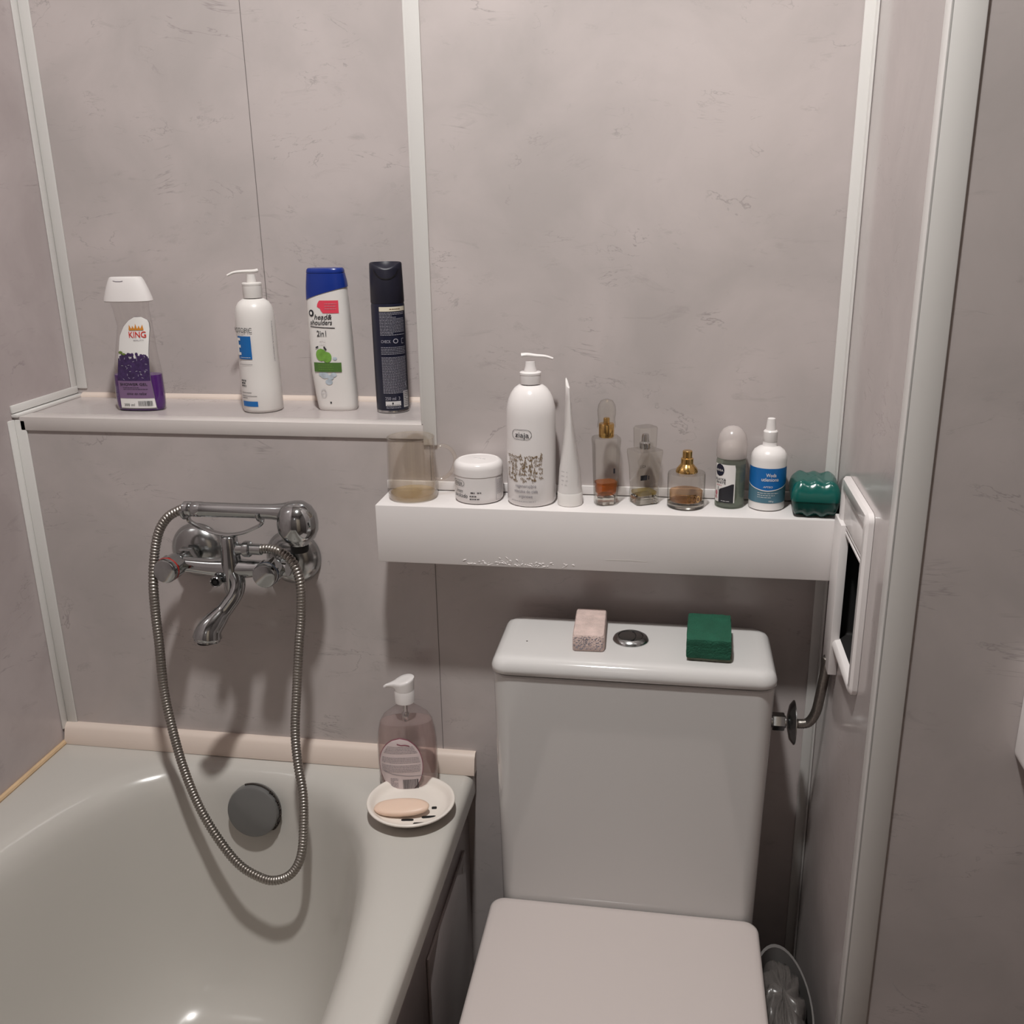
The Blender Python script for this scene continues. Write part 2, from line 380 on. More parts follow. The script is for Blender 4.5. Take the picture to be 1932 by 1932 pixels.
def trim(i, boxes, mat='trim', bevel=.0015, label=None):
    m_ = MB()
    for q in boxes: m_.box(*q)
    return struct(m_.build('trim_%d' % i, M[mat], bevel=bevel), label)
T = .003
trim(1, [(0, T, ND - .016, ND, 1.15, ZC), (T, .021, ND - T, ND, 1.15, ZC)], label='white corner strip in the left corner of the recess')
trim(2, [(0, T, -.016, -.0002, .606, 1.133), (T, .021, -T, -.0002, .606, 1.133)], label='white corner strip left of the taps')
trim(3, [(0, .0035, -.004, ND - .001, ZL + .006, ZL + .018), (0, .011, -.004, ND - .001, ZL, ZL + .005)], 'trim', .001, 'white strip on the left wall at the end of the ledge')
m_ = MB()
bead = [(0, 0), (-.008, 0), (-.0075, .003), (-.003, .0065), (0, .007)]
m_.add([(x, ND + a, ZL + c) for x in (.011, .664) for a, c in bead], [(1, 6, 7, 2), (2, 7, 8, 3), (3, 8, 9, 4), (0, 1, 2, 3, 4), (9, 8, 7, 6, 5), (0, 4, 9, 5), (0, 5, 6, 1)])
struct(m_.build('trim_4', M['trim_cream'], ang=60), 'thin cream beading along the back of the ledge')
trim(5, [(.0125, .6455, -T, -.0002, ZL - .0195, ZL + .0012), (.0125, .6455, -T, .026, ZL + .0002, ZL + .0016)], 'trim_grey', .0008, 'white edging strip along the front of the ledge')
trim(6, [(.6445, .6645, -T - .001, -.0002, 1.1085, ZC), (.6445 - .002, .6464, -.004, .017, ZL + .002, ZC)], label='white vertical strip at the right end of the recess')
trim(7, [(XR - .0155, XR - .0002, -T, -.0002, 0, ZC), (XR - T, XR - .0002, -.0155, -.0002, 0, ZC)], label='white corner strip above the green soap box')
m_ = MB(); m_.box(XR - T, XR, YF - T, YF + .022, 0, ZC); m_.box(XR - T, XR + .0262, YF - T, YF - .0002, 0, ZC)
struct(m_.build('trim_8', M['trim'], bevel=.0014), 'wide white outer corner strip on the right')
m_ = MB(); m_.add([(.003, 0, .614), (.003, -.006, .614), (.003, -.013, .607), (.003, -.019, .586), (.003, -.019, .5805), (.003, 0, .5805),
                   (.706, 0, .614), (.706, -.006, .614), (.706, -.013, .607), (.706, -.019, .586), (.706, -.019, .5805), (.706, 0, .5805)],
                  [(0, 6, 7, 1), (1, 7, 8, 2), (2, 8, 9, 3), (3, 9, 10, 4), (4, 10, 11, 5), (5, 11, 6, 0), (0, 1, 2, 3, 4, 5), (11, 10, 9, 8, 7, 6)])
struct(m_.build('trim_9', M['trim_cream'], ang=50), 'cream sealing strip between bath rim and wall')
m_ = MB(); sweep(m_, [Vector((.002, -.012, .583)), Vector((.002, -.75, .583)), Vector((.002, -1.5, .583))], .0045, 8)
struct(m_.build('trim_10', M['caulk']), 'yellowed sealant along the left wall and bath')
trim(11, [(.588, XR - .016, -.0045, -.0002, 1.043, 1.0555)], 'white_paint', .0008, 'white strip on the wall behind the boxed shelf')

# ------------------------------------------------------------------ ceiling lamp
lp = thing('ceiling_lamp', 'round white ceiling lamp above the bath and toilet', 'lamp', (LAMP_POS[0], LAMP_POS[1], ZC))
m_ = MB(); c0 = LAMP_POS[2] - ZC; lathe(m_, [(.075, 0), (.078, -.004), (.078, c0 + .006), (.074, c0 + .001), (LAMP_R + .003, c0 - .001), (LAMP_R + .002, c0 + .004)], 40); m_.build('lamp_base', M['white_plastic'], lp)
me_, nt_, bs_ = new_mat('lamp_light'); bs_.inputs['Emission Color'].default_value = (1.0, .985, .955, 1); bs_.inputs['Emission Strength'].default_value = LAMP_STRENGTH
bs_.inputs['Base Color'].default_value = (1, 1, 1, 1)
m_ = MB(); lathe(m_, [(LAMP_R, c0 + .0035), (LAMP_R, c0 + .0005), (LAMP_R * .96, c0)], 40); m_.build('light_panel', me_, lp)

# ------------------------------------------------------------------ boxed shelf
BX0, BY, BZ0, BZ1 = .5925, -.0817, .9585, 1.0418
sh = thing('boxed_shelf', 'white painted boxed-in shelf carrying the bottles over the toilet', 'shelf', ((BX0 + XR) / 2, BY / 2, BZ0))
def rel(o_, mb):
    mb.v = [(p[0] - o_[0], p[1] - o_[1], p[2] - o_[2]) for p in mb.v]; return mb
SO = tuple(sh.location)
m_ = MB(); m_.box(BX0, XR - .0035, BY, -.0002, BZ0, BZ1); rel(SO, m_).build('shelf_box', M['white_paint'], sh, bevel=.0012)
m_ = MB()
for k in range(64):                                       # blistered paint along the lower front edge
    x = random.choice((random.gauss(.742, .018), random.gauss(.79, .016), random.gauss(.825, .03))); h = random.uniform(.0008, .0026)
    z = BZ0 + abs(random.gauss(0, .0045)) + h; L = random.uniform(.002, .007); a = random.uniform(-.9, .9)
    d = Vector((cos(a) * L / 2, 0, sin(a) * L / 2)); c = Vector((x, BY - .0002, z))
    if c.z - abs(d.z) < BZ0 + .0004: c.z = BZ0 + .0004 + abs(d.z)
    n = 5; sweep(m_, [c + d * (2 * i / n - 1) + Vector((0, 0, .0006 * sin(pi * i / n))) for i in range(n + 1)], [h * .42 * sin(pi * (i + .25) / (n + .5)) for i in range(n + 1)], 6)
o = rel(SO, m_).build('blistered_paint', M['white_paint'], sh); o['label'] = 'blistered and flaking paint patch'; o['kind'] = 'stuff'
m_ = MB(); m_.box(1.2025, XR - .0004, -.130, BY - .0003, .8475, 1.0515); rel(SO, m_).build('end_upright', M['white_paint'], sh, bevel=.001)
m_ = MB(); stroke(m_, flat_xz(BY), [(.9105, .9755), (.945, .9762), (.966, .9752)], .0012, .0003); rel(SO, m_).build('scratch', M['warm_white'], sh, smooth=False)

# ------------------------------------------------------------------ access hatch frame in the side wall
hf = thing('access_hatch_frame', 'open white plastic access hatch frame on the side wall beside the shelf', 'hatch', (XR, -.178, .885))
HO = tuple(hf.location); FX = .009
def ring_rr(x, y0, y1, z0, z1, r):
    return [(x, p[0], p[1]) for p in rrect(y0, y1, z0, z1, 0, r, 5)]
m_ = MB()
m_.rings([ring_rr(XR - .0003, -.262, -.094, .886, 1.107, .010), ring_rr(XR - FX + .003, -.262, -.094, .886, 1.107, .010), ring_rr(XR - FX, -.259, -.097, .889, 1.104, .009),
          ring_rr(XR - FX, -.249, -.107, .893, 1.092, .006), ring_rr(XR - FX + .003, -.245, -.111, .897, 1.088, .004), ring_rr(XR + .0005, -.2425, -.1125, .8985, 1.0875, .004)], False, False)
rel(HO, m_).build('frame', M['white_gloss'], hf, ang=40)
m_ = MB(); m_.rings([ring_rr(XR + .0006, -.2425, -.1125, .8985, 1.0875, .004), ring_rr(XR + .09, -.2425, -.1125, .8975, 1.0875, .004)], False, True)  # unlit depth behind the opening is painted black
rel(HO, m_).build('shaded_recess', M['black'], hf)['label'] = 'recess inside the frame, its shade painted black'
m_ = MB(); m_.box(XR - .0060, XR + .004, -.2440, -.1130, 1.052, 1.0872); rel(HO, m_).build('inner_plate', M['white_gloss'], hf, bevel=.0006)
for z_ in (1.0385, 1.0455):
    m_ = MB(); m_.box(XR - .0055, XR + .004, -.2440, -.1130, z_ + .0012, z_ + .0046); rel(HO, m_).build('louvre', M['white_gloss'], hf, bevel=.0005)

# ------------------------------------------------------------------ bathtub
bt = thing('bathtub', 'white enamel bathtub with a long rim beside the toilet', 'bathtub', (.352, -.75, 0))
TO = tuple(bt.location); NS = 120; CX, CY = .35, -.74
def tub_ring(ins, z):
    out = []
    for i in range(NS):
        t = 2 * pi * i / NS; c, s_ = cos(t), sin(t); n = 3.1; a = (.292 if c > 0 else .300) - ins; bb = (.702 if s_ > 0 else .70) - ins
        k = ((abs(c) / a) ** n + (abs(s_) / bb) ** n) ** (-1 / n); out.append((CX + c * k, CY + s_ * k, z))
    return out
def tub_outer(x0, x1, y0, y1, z):
    out = []
    for i in range(NS):
        t = 2 * pi * i / NS; c, s_ = cos(t), sin(t)
        kx = ((x1 - CX) / c if c > 0 else (x0 - CX) / c) if abs(c) > 1e-9 else 1e9; ky = ((y1 - CY) / s_ if s_ > 0 else (y0 - CY) / s_) if abs(s_) > 1e-9 else 1e9
        k = min(kx, ky); out.append((CX + c * k, CY + s_ * k, z))
    # snap nearest samples to the corners
    for (qx, qy) in ((x0, y0), (x0, y1), (x1, y0), (x1, y1)):
        j = min(range(NS), key=lambda i: (out[i][0] - qx) ** 2 + (out[i][1] - qy) ** 2); out[j] = (qx, qy, z)
    return out
m_ = MB()
tx0, tx1, ty0, ty1 = .0003, .7035, -1.50, -.0003
R_ = [tub_outer(tx0, tx1 - .004, ty0 + .004, ty1, .538), tub_outer(tx0, tx1, ty0, ty1, .541), tub_outer(tx0, tx1, ty0, ty1, .566)]
for a in (20, 45, 70, 90):
    R_.append(tub_outer(tx0, tx1 - .014 * (1 - cos(radians(a))), ty0 + .014 * (1 - cos(radians(a))), ty1, .566 + .014 * sin(radians(a))))
R_ += [tub_ring(-.024, .5795), tub_ring(-.014, .5785), tub_ring(-.005, .5755), tub_ring(.003, .570), tub_ring(.010, .562), tub_ring(.016, .551), tub_ring(.021, .535),
       tub_ring(.028, .50), tub_ring(.038, .45), tub_ring(.050, .39), tub_ring(.064, .33), tub_ring(.080, .28), tub_ring(.100, .240), tub_ring(.125, .213),
       tub_ring(.155, .199), tub_ring(.20, .192), tub_ring(.26, .19)]
m_.rings(R_, False, True)
rel(TO, m_).build('tub_shell', M['enamel'], bt, ang=50)
m_ = MB(); lathe(m_, [(.040, -.004), (.0425, .0), (.0425, .012), (.041, .0165), (.038, .018)], 48, (0, 0, 0), 'y')
ov = m_.build('overflow_cover', M['capgrey'], bt); ov.location = (.3585 - TO[0], -.0655 - TO[1], .5215); ov.rotation_euler = (radians(-9), 0, 0)
ov['label'] = 'round grey overflow cover'
m_ = MB()
for k in range(46):
    a = random.uniform(-.75, .95); rr = .0432 + random.random() * .0016; q = random.uniform(.0008, .0022)
    p = Vector((rr * cos(a), -.0075, rr * sin(a))); sweep(m_, [p, p + Vector((0, -random.uniform(.002, .006), q))], q * .6, 5)
for a0, a1 in ((.2, 1.9), (-.7, .1)):
    n = 16; sweep(m_, [Vector((.0440 * cos(a0 + (a1 - a0) * i / n), -.008, .0440 * sin(a0 + (a1 - a0) * i / n))) for i in range(n + 1)], .0014, 6)
m_.build('grime_ring', M['grime'], ov)['label'] = 'dark grime round the cover'
m_ = MB(); lathe(m_, [(.032, 0), (.032, .002), (.028, .004)], 32, (.35 - TO[0], -.5 - TO[1], .192)); m_.build('drain', M['chrome'], bt)

m_ = MB(); m_.box(.672, .690, -1.49, -.0005, .0005, .5375); bp = rel(TO, m_).build('side_panel', M['apron_shaded'], bt, smooth=False); bp['label'] = 'marbled side panel under the rim, its shade painted into the colour'
m_ = MB(); m_.box(.6902, .6945, -.285, -.05, .03, .466); rel(TO, m_).build('access_door', M['apron_shaded'], bp, bevel=.0018)
m_ = MB(); m_.box(.6946, .6950, -.075, -.067, .44, .452); rel(TO, m_).build('sticker', M['trim'], bp)

# ------------------------------------------------------------------ bath mixer with hand shower
mx_ = thing('bath_mixer_tap', 'chrome two-handled bath mixer tap on the wall above the bath', 'tap', (.358, -.001, .936)); XO = tuple(mx_.location)
def mb_at(): return MB()
for cx, cz in ((.2800, .9345), (.4335, .930)):
    m_ = MB(); lathe(m_, [(.043, 0), (.043, .003), (.041, .008), (.036, .014), (.027, .020), (.016, .023)], 48, (cx, -.001, cz), 'y'); rel(XO, m_).build('escutcheon', M['chrome_dull'], mx_)
    m_ = MB(); lathe(m_, [(.0125, .018), (.0125, .05)], 24, (cx, -.001, cz), 'y'); lathe(m_, [(.0165, .030), (.0175, .032), (.0175, .044), (.0165, .046)], 6, (cx, -.001, cz), 'y')
    rel(XO, m_).build('union_nut', M['chrome_dull'], mx_)
m_ = MB()
pts = [(.268, -.070, .938), (.30, -.070, .936), (.34, -.070, .934), (.385, -.070, .934), (.42, -.070, .936), (.452, -.070, .937)]
sweep(m_, catmull(pts, 6), [.0115 + .0035 * math.exp(-((k - 15) / 5) ** 2) for k in range(31)], 24)
for cx in (.2800, .4335): sweep(m_, [Vector((cx, -.045, .934)), Vector((cx, -.070, .9365))], .0125, 20)
lathe(m_, [(.0, -.048), (.010, -.046), (.014, -.035), (.0155, -.015), (.0155, 0), (.014, .016), (.0125, .03), (.0125, .046), (.010, .050)], 28, (.3665, -.072, .936))
rel(XO, m_).build('mixer_body', M['chrome'], mx_, ang=60)
for cx, ring in ((.2795, 'red'), (.4310, 'bluering')):
    cz = .9383; ks = thing  # knob axis points out of the wall
    m_ = MB(); lathe(m_, [(.011, .066), (.0155, .070), (.0165, .080), (.0168, .0965)], 32, (cx, 0, cz), 'y')
    for q in range(6):                                       # finger lobes
        a = q * pi / 3 + .3; sweep(m_, [Vector((cx + .0145 * cos(a), -.078, cz + .0145 * sin(a))), Vector((cx + .0145 * cos(a), -.0965, cz + .0145 * sin(a)))], .0045, 10)
    kn = rel(XO, m_).build('tap_handle', M['chrome'], mx_, ang=50)
    m_ = MB(); lathe(m_, [(.0178, .0966), (.0182, .0972), (.0182, .0992), (.0178, .0998)], 32, (cx, 0, cz), 'y'); rel(XO, m_).build('colour_ring', M[ring], kn)['label'] = ('thin red ring' if ring == 'red' else 'thin dark ring')
    m_ = MB(); lathe(m_, [(.0178, .0999), (.0178, .106), (.0165, .1085), (.014, .1092)], 32, (cx, 0, cz), 'y'); rel(XO, m_).build('handle_cap', M['chrome'], kn)
m_ = MB()
sp = catmull([(.3695, -.074, .930), (.3765, -.080, .916), (.3765, -.090, .902), (.3675, -.101, .887), (.3575, -.111, .874), (.3485, -.121, .862), (.3450, -.1255, .853), (.3435, -.127, .8435)], 6)
nn = len(sp); sweep(m_, sp, [(.0125 - .0015 * sin(pi * min(1, i / nn * 1.6))) + (.0092 * max(0, (i / nn - .5) / .5) ** .7 if i / nn > .5 else 0) - (.0028 if i >= nn - 3 else 0) for i in range(nn)], 24)
rel(XO, m_).build('spout', M['chrome'], mx_, ang=70)
m_ = MB(); lathe(m_, [(.0140, 0), (.0140, -.0035)], 24, (.3433, -.1272, .8448)); rel(XO, m_).build('spout_outlet', M['black'], mx_)
m_ = MB(); lathe(m_, [(.0070, .075), (.0085, .085), (.0085, .092), (.0072, .0935), (.0060, .0925), (.0060, .088)], 24, (.3480, 0, .9195), 'y')
dv = rel(XO, m_).build('diverter_screw', M['chrome'], mx_)
m_ = MB(); lathe(m_, [(.0058, .0885), (.0058, .0905)], 20, (.3480, 0, .9195), 'y'); lathe(m_, [(.0032, .0905), (.0028, .0925)], 12, (.3480, 0, .9195), 'y'); rel(XO, m_).build('screw_socket', M['black'], dv)
m_ = MB(); lathe(m_, [(.0085, 0), (.0085, .012), (.0110, .013), (.0118, .015), (.0118, .022), (.0105, .0235), (.0082, .024), (.0082, .040)], 24, (.3745, -.071, .9650), 'x')
rel(XO, m_).build('hose_connector', M['chrome_dull'], mx_)
m_ = MB()                                                    # cradle
cr = catmull([(.3065, -.070, 1.0105), (.3085, -.070, 1.0035), (.325, -.070, .9945), (.345, -.071, .9885), (.366, -.072, .9862), (.388, -.071, .9895), (.405, -.070, .9965), (.4175, -.070, 1.0035), (.4205, -.070, 1.0115)], 5)
sweep(m_, cr, .0026, 10, flat=2.0)
for cx in (.3055, .4205):
    sweep(m_, [Vector((cx, -.075 + .0125 * cos(a) * 1.0, 1.024 + .0125 * sin(a))) for a in [radians(q) for q in range(180, 361, 20)]], .0028, 8, up0=Vector((1, 0, 0)))
rel(XO, m_).build('shower_cradle', M['chrome_dull'], mx_)

hs = thing('hand_shower', 'chrome hand shower lying in the cradle above the bath taps', 'hand shower', (.39, -.075, 1.013)); SHO = tuple(hs.location)
m_ = MB()
lathe(m_, [(.0085, 0), (.0108, .002), (.0112, .012), (.0100, .014), (.0112, .016), (.0112, .028), (.0106, .030), (.0106, .110), (.0112, .135), (.013, .150), (.0155, .160)], 28, (.3035, -.075, 1.0245), 'x')
rel(SHO, m_).build('handle', M['chrome'], hs)
m_ = MB(); prof = [(.004, .0285), (.013, .0265), (.0215, .020), (.0275, .009), (.0292, -.003), (.0285, -.014), (.0235, -.025), (.0160, -.0305), (.0145, -.034)]
lathe(m_, [(r, h) for r, h in reversed(prof)], 36, (.4765, -.079, 1.0135)); hd = rel(SHO, m_).build('shower_head', M['chrome'], hs, ang=60)
m_ = MB(); lathe(m_, [(.0115, -.0455), (.0125, -.044), (.0130, -.034)], 24, (.4765, -.079, 1.0135)); rel(SHO, m_).build('spray_nozzle', M['black'], hs)
hp = [(.3035, -.075, 1.0245), (.2962, -.0755, 1.0215), (.2790, -.077, 1.0115), (.2640, -.079, .9915), (.2552, -.086, .962), (.2490, -.095, .9165), (.2475, -.100, .868), (.2480, -.102, .818), (.2500, -.103, .746), (.2550, -.104, .6825), (.2655, -.105, .612), (.2855, -.110, .5495), (.3167, -.122, .5026), (.3538, -.135, .4676), (.39, -.142, .4526), (.4171, -.145, .4522), (.4442, -.145, .4678), (.4601, -.14, .4974), (.4644, -.13, .5426), (.464, -.12, .5916), (.456, -.11, .6395), (.4522, -.1, .6874), (.4576, -.092, .7544), (.4653, -.088, .8221), (.4714, -.084, .8714), (.4745, -.084, .9210), (.4655, -.082, .9505), (.4470, -.077, .9640), (.4265, -.0715, .9668), (.4125, -.071, .9655)]
hp[4:8] = [(.2552, -.084, .9605), (.2570, -.110 * .93, .9205), (.2545, -.104, .871), (.2540, -.105, .8195)]
path = resample(catmull(hp, 12), .0012)
prof_ = (.0056, .0069, .0072, .0069)
m_ = MB(); sweep(m_, path, [prof_[i % 4] for i in range(len(path))], 14)
tag(m_.build('shower_hose', M['hose'], ang=80), 'ribbed metal shower hose hanging in a loop from the mixer into the bath', 'hose')

# ------------------------------------------------------------------ toilet
tl = thing('toilet', 'white close-coupled toilet with rectangular cistern and closed flat lid', 'toilet', (.948, -.30, 0)); LO = tuple(tl.location)
def rr_loft(mb, rows, q=6, cap0=True, cap1=True):
    mb.rings([rrect(*r[:5], r[5], q) for r in rows], cap0, cap1)
m_ = MB()
def crow(z, f, bw=0):
    t = (z - .40) / .44
    return (.7735 - .0055 * t + bw, 1.1280 + .0070 * t - bw, -.1665 - .0090 * t + bw, -.030, z, max(.004, f))
rr_loft(m_, [crow(.400, .02, .01), crow(.405, .022), crow(.60, .022), crow(.80, .022), crow(.8385, .022), crow(.8405, .020, .002)], 8)
rel(LO, m_).build('cistern', M['ceramic'], tl, ang=40)
m_ = MB(); x0, x1, y0, y1 = .7662, 1.1368, -.1790, -.026
rr_loft(m_, [(x0 + .004, x1 - .004, y0 + .004, y1 - .003, .8425, .020), (x0, x1, y0, y1, .8455, .022), (x0, x1, y0, y1, .852, .022), (x0 + .0022, x1 - .0022, y0 + .002, y1 - .002, .858, .022),
              (x0 + .006, x1 - .006, y0 + .006, y1 - .005, .8628, .020), (x0 + .013, x1 - .013, y0 + .012, y1 - .010, .8652, .016), (x0 + .022, x1 - .022, y0 + .020, y1 - .016, .8658, .012)], 10)
rel(LO, m_).build('cistern_lid', M['ceramic'], tl, ang=60)
m_ = MB(); bc = (.9475, -.0955, .8658)
lathe(m_, [(.0240, -.001), (.0243, .0012), (.0225, .0045), (.0185, .0066), (.0170, .0062), (.0166, .0045)], 48, bc)
fb = rel(LO, m_).build('flush_button', M['chrome_dull'], tl)
m_ = MB(); m_.rings([circ((bc[0], bc[1], bc[2] + h), r, 40, (1, 0, 0), (0, 1, 0)) for r, h in ((.0162, .0035), (.0160, .0058), (.012, .0066), (.004, .0068))], True, True)
rel(LO, m_).build('push_disc', M['chrome'], fb)
m_ = MB(); sweep(m_, [Vector((bc[0] + .009 * cos(a) - .002, bc[1] + .016 * sin(a) - .002, bc[2] + .0066)) for a in [radians(q) for q in range(-75, 66, 10)]], .0007, 6, up0=Vector((0, 0, 1)))
rel(LO, m_).build('button_split', M['black'], fb)
m_ = MB(); lathe(m_, [(.0012, 0), (.001, .0006)], 8, (.808, -.118, .8657)); rel(LO, m_).build('speck', M['grime'], tl)
m_ = MB(); x0, x1, y0, y1 = .7605, 1.1335, -.605, -.1695
def srow(d, z, r): return (x0 + d, x1 - d, y0 + d, y1 - d, z, r)
rr_loft(m_, [srow(.006, .463, .02), srow(.001, .466, .02), srow(0, .472, .02), srow(0, .480, .02), srow(.0015, .484, .019), srow(.005, .4862, .016), srow(.012, .4866, .012)], 10)
rel(LO, m_).build('toilet_lid', M['seatplastic'], tl, ang=50)
m_ = MB(); rr_loft(m_, [(.766, 1.128, -.60, -.175, .441, .06), (.764, 1.130, -.602, -.173, .446, .06), (.764, 1.130, -.602, -.173, .460, .06), (.768, 1.126, -.598, -.177, .4625, .06)], 10)
rel(LO, m_).build('toilet_seat', M['seatplastic'], tl, ang=50)
m_ = MB()
m_.rings([selli(.948, cy, rx, ry, z, 2.6, 48) for z, cy, rx, ry in ((.0, -.29, .11, .20), (.03, -.29, .105, .195), (.15, -.28, .10, .19), (.25, -.30, .125, .22), (.34, -.325, .16, .25), (.41, -.335, .175, .26), (.44, -.335, .178, .262))])
m_.box(.80, 1.096, -.17, -.035, .33, .40)
rel(LO, m_).build('bowl', M['ceramic'], tl, ang=45)

# water inlet right of the cistern
wi = thing('water_inlet', 'braided metal water inlet hose with wall rosette right of the cistern', 'pipe', (1.165, -.08, .747)); WO = tuple(wi.location)
m_ = MB(); lathe(m_, [(.0085, -.033), (.0085, -.004)], 20, (1.166, -.08, .747), 'x'); lathe(m_, [(.012, -.022), (.0125, -.02), (.0125, -.008), (.012, -.006)], 6, (1.166, -.08, .747), 'x'); rel(WO, m_).build('union_nut', M['chrome_dull'], wi)
m_ = MB(); lathe(m_, [(.010, -.004), (.024, -.001), (.0305, .004), (.0305, .0052), (.023, .003), (.010, .002)], 40, (1.168, -.08, .747), 'x'); rel(WO, m_).build('rosette', M['chrome_dull'], wi)
m_ = MB(); hpth = resample(catmull([(1.168, -.08, .747), (1.180, -.08, .7455), (1.192, -.082, .750), (1.1995, -.086, .768), (1.2025, -.090, .795), (1.2045, -.095, .825), (1.206, -.104, .860)], 12), .0009)
sweep(m_, hpth, [(.0062, .0068, .0066)[i % 3] for i in range(len(hpth))], 14); rel(WO, m_).build('braided_hose', M['hose'], wi, ang=80)

# bin between toilet and side wall
bn = thing('waste_bin', 'narrow grey waste bin with a thin liner, between toilet and side wall', 'bin', (1.1640, -.245, 0))
def oval(mb): mb.v = [(p[0] * .633, p[1] * 1.83, p[2] * 1.045) for p in mb.v]; return mb
m_ = MB(); lathe(m_, [(.042, 0), (.046, .01), (.058, .395), (.0600, .398), (.0600, .402), (.0565, .402), (.0565, .395), (.0445, .012)], 40, cap1=True); oval(m_).build('bin_body', M['bin'], bn)
m_ = MB(); rs = []
for k in range(14):
    t = k / 13; z = .30 + .125 * sin(t * pi / 2) ** .8; r0 = .054 * cos(t * pi / 2) ** .45
    if k == 13: r0 = .004
    rs.append([(cos(a) * r0 * (1 + .10 * sin(a * 9 + k) + .06 * sin(a * 17 - 2 * k)), sin(a) * r0 * (1 + .10 * sin(a * 9 + k)), z - .012 * abs(sin(a * 6 + k * .7)) * (k > 3)) for a in [2 * pi * i / 72 for i in range(72)]])
m_.rings(rs, False, True); oval(m_).build('bin_liner', M['bag'], bn, ang=180)

# object on the wall at the right edge of the view
hd_ = thing('wall_holder', 'white plastic holder on the wall at the right edge of the photo', 'holder', (1.401, YF - .026, .876))
m_ = MB(); m_.rings([[(p[0], y, p[1]) for p in rrect(-.048 + d, .048 - d, d, .110 - d, 0, .014, 6)] for y, d in ((.0255, 0), (-.020, 0), (-.0235, .002), (-.025, .005))], True, True)
m_.build('holder_body', M['white_gloss'], hd_, ang=40)
m_ = MB(); m_.box(-.030, .030, -.0262, -.0252, .03, .08); m_.build('front_flap', M['white_plastic'], hd_, bevel=.0004)

# ------------------------------------------------------------------ bottles on the ledge
ZT = ZL
def face(x, y): return atan2(CAM_LOC[0] - x, y - CAM_LOC[1])     # turn so that local -y looks at the camera
def lerp(tab):
    def f(z):
        if z <= tab[0][0]: return tab[0][1]
        for (a, va), (b_, vb) in zip(tab, tab[1:]):
            if z <= b_: return va + (vb - va) * (z - a) / (b_ - a)
        return tab[-1][1]
    return f
def shell_round(mb, prof, t, seg=40, bottom=.002):
    """hollow vessel: outer profile up, inner profile down"""
    inner = [(max(r - t, 1e-4), h) for r, h in prof if h > bottom]
    inner = list(reversed(inner)) + [(max(inner[0][0] * .98, 1e-4), bottom)]
    lathe(mb, prof + inner, seg)

# 1 shower gel
g = thing('shower_gel_bottle', 'clear shower gel bottle with purple gel and white cap, leftmost on the ledge', 'bottle', (.1735, .0745, ZT + .0002), radians(2))
gx = lerp([(0, .036), (.004, .0385), (.02, .0395), (.055, .0385), (.09, .0325), (.13, .027), (.155, .028), (.170, .031)])
gy = lerp([(0, .015), (.004, .0175), (.055, .0175), (.13, .0145), (.170, .013)])
gc = lerp([(0, -.0015), (.055, -.001), (.09, .001), (.13, .0045), (.17, 0)])
zs_ = [0, .002, .004, .01, .02, .035, .055, .07, .09, .11, .13, .145, .155, .166, .172]
m_ = MB(); m_.rings([selli(gc(z), 0, gx(z), gy(z), z, 2.5, 44) for z in zs_]); m_.build('bottle_body', M['clear'], g)
m_ = MB(); m_.rings([selli(gc(z), 0, gx(z) - .0008, gy(z) - .0008, z, 2.5, 44) for z in (.0008, .003, .01, .02, .035, .0555)]); m_.build('gel', M['purple_liquid'], g)['label'] = 'purple gel in the lower part'
m_ = MB(); capr = [(.166, .0365, .0175), (.1675, .0378, .0185), (.172, .0370, .0180), (.185, .0325, .0160), (.197, .0275, .0140), (.2015, .0250, .0125), (.2025, .0225, .0110)]
m_.rings([selli(-.0005, 0, a, b_, z, 2.6, 44) for z, a, b_ in capr]); cp = m_.build('bottle_cap', M['white_gloss'], g)
m_ = MB(); sf = s_front(lerp([(z, a) for z, a, b_ in capr]), lerp([(z, b_) for z, a, b_ in capr]), 2.6)
stroke(m_, sf, [(-.014, .1975), (-.009, .1965), (-.002, .1965), (.002, .1972)], .0010, .0004); m_.build('finger_notch', M['ink_grey'], cp)
gs = s_front(gx, gy, 2.5, gc)
LL = lerp([(.004, -.0265), (.050, -.0265), (.090, -.0200), (.115, -.0150), (.130, -.0060), (.139, .003), (.145, .014)]); RR = lerp([(.004, .0290), (.05, .0255), (.09, .0265), (.125, .0305), (.138, .0300), (.143, .0260), (.145, .0185)])
m_ = MB(); region(m_, gs, .004, .145, lambda z: LL(z) - .0008, lambda z: RR(z) + .0008, .0003, 30, 12); lb = m_.build('front_label', M['clear_edge'], g)
m_ = MB(); region(m_, gs, .0055, .144, LL, RR, .0006, 30, 12); m_.build('label_paper', M['paper'], lb)
m_ = MB(); region(m_, gs, .0205, .0475, LL, RR, .0009, 6, 10); m_.build('label_band', M['mauve'], lb)
m_ = MB(); region(m_, gs, .0475, .082, LL, RR, .0009, 8, 10)
for k in range(26): u = random.uniform(-.019, .025); ellreg(m_, gs, u, .083 + random.uniform(-.002, .008) * (1 - abs(u - .003) / .03), random.uniform(.0015, .003), .0028, .001, 6, 2)
m_.build('lavender_picture', M['lavender'], lb)
m_ = MB()
for k in range(30):
    u = random.uniform(-.018, .022); z = random.uniform(.05, .088); a = random.uniform(-1, 2); stroke(m_, gs, [(u, z), (u + .003 * cos(a), z + .003 * sin(a))], .0006, .0012)
m_.build('lavender_highlights', M['ink_light'], lb)
m_ = MB(); ellreg(m_, gs, -.0155, .091, .0035, .0022, .0013, 6, 3); ellreg(m_, gs, -.0105, .0885, .003, .0016, .0013, 6, 3); m_.build('leaf_picture', M['leaf'], lb)
m_ = MB(); text(m_, gs, 'KING', .0015, .1135, .0245, .0095, bold=.008, off=.0013); m_.build('brand_lettering', M['red_ink'], lb)
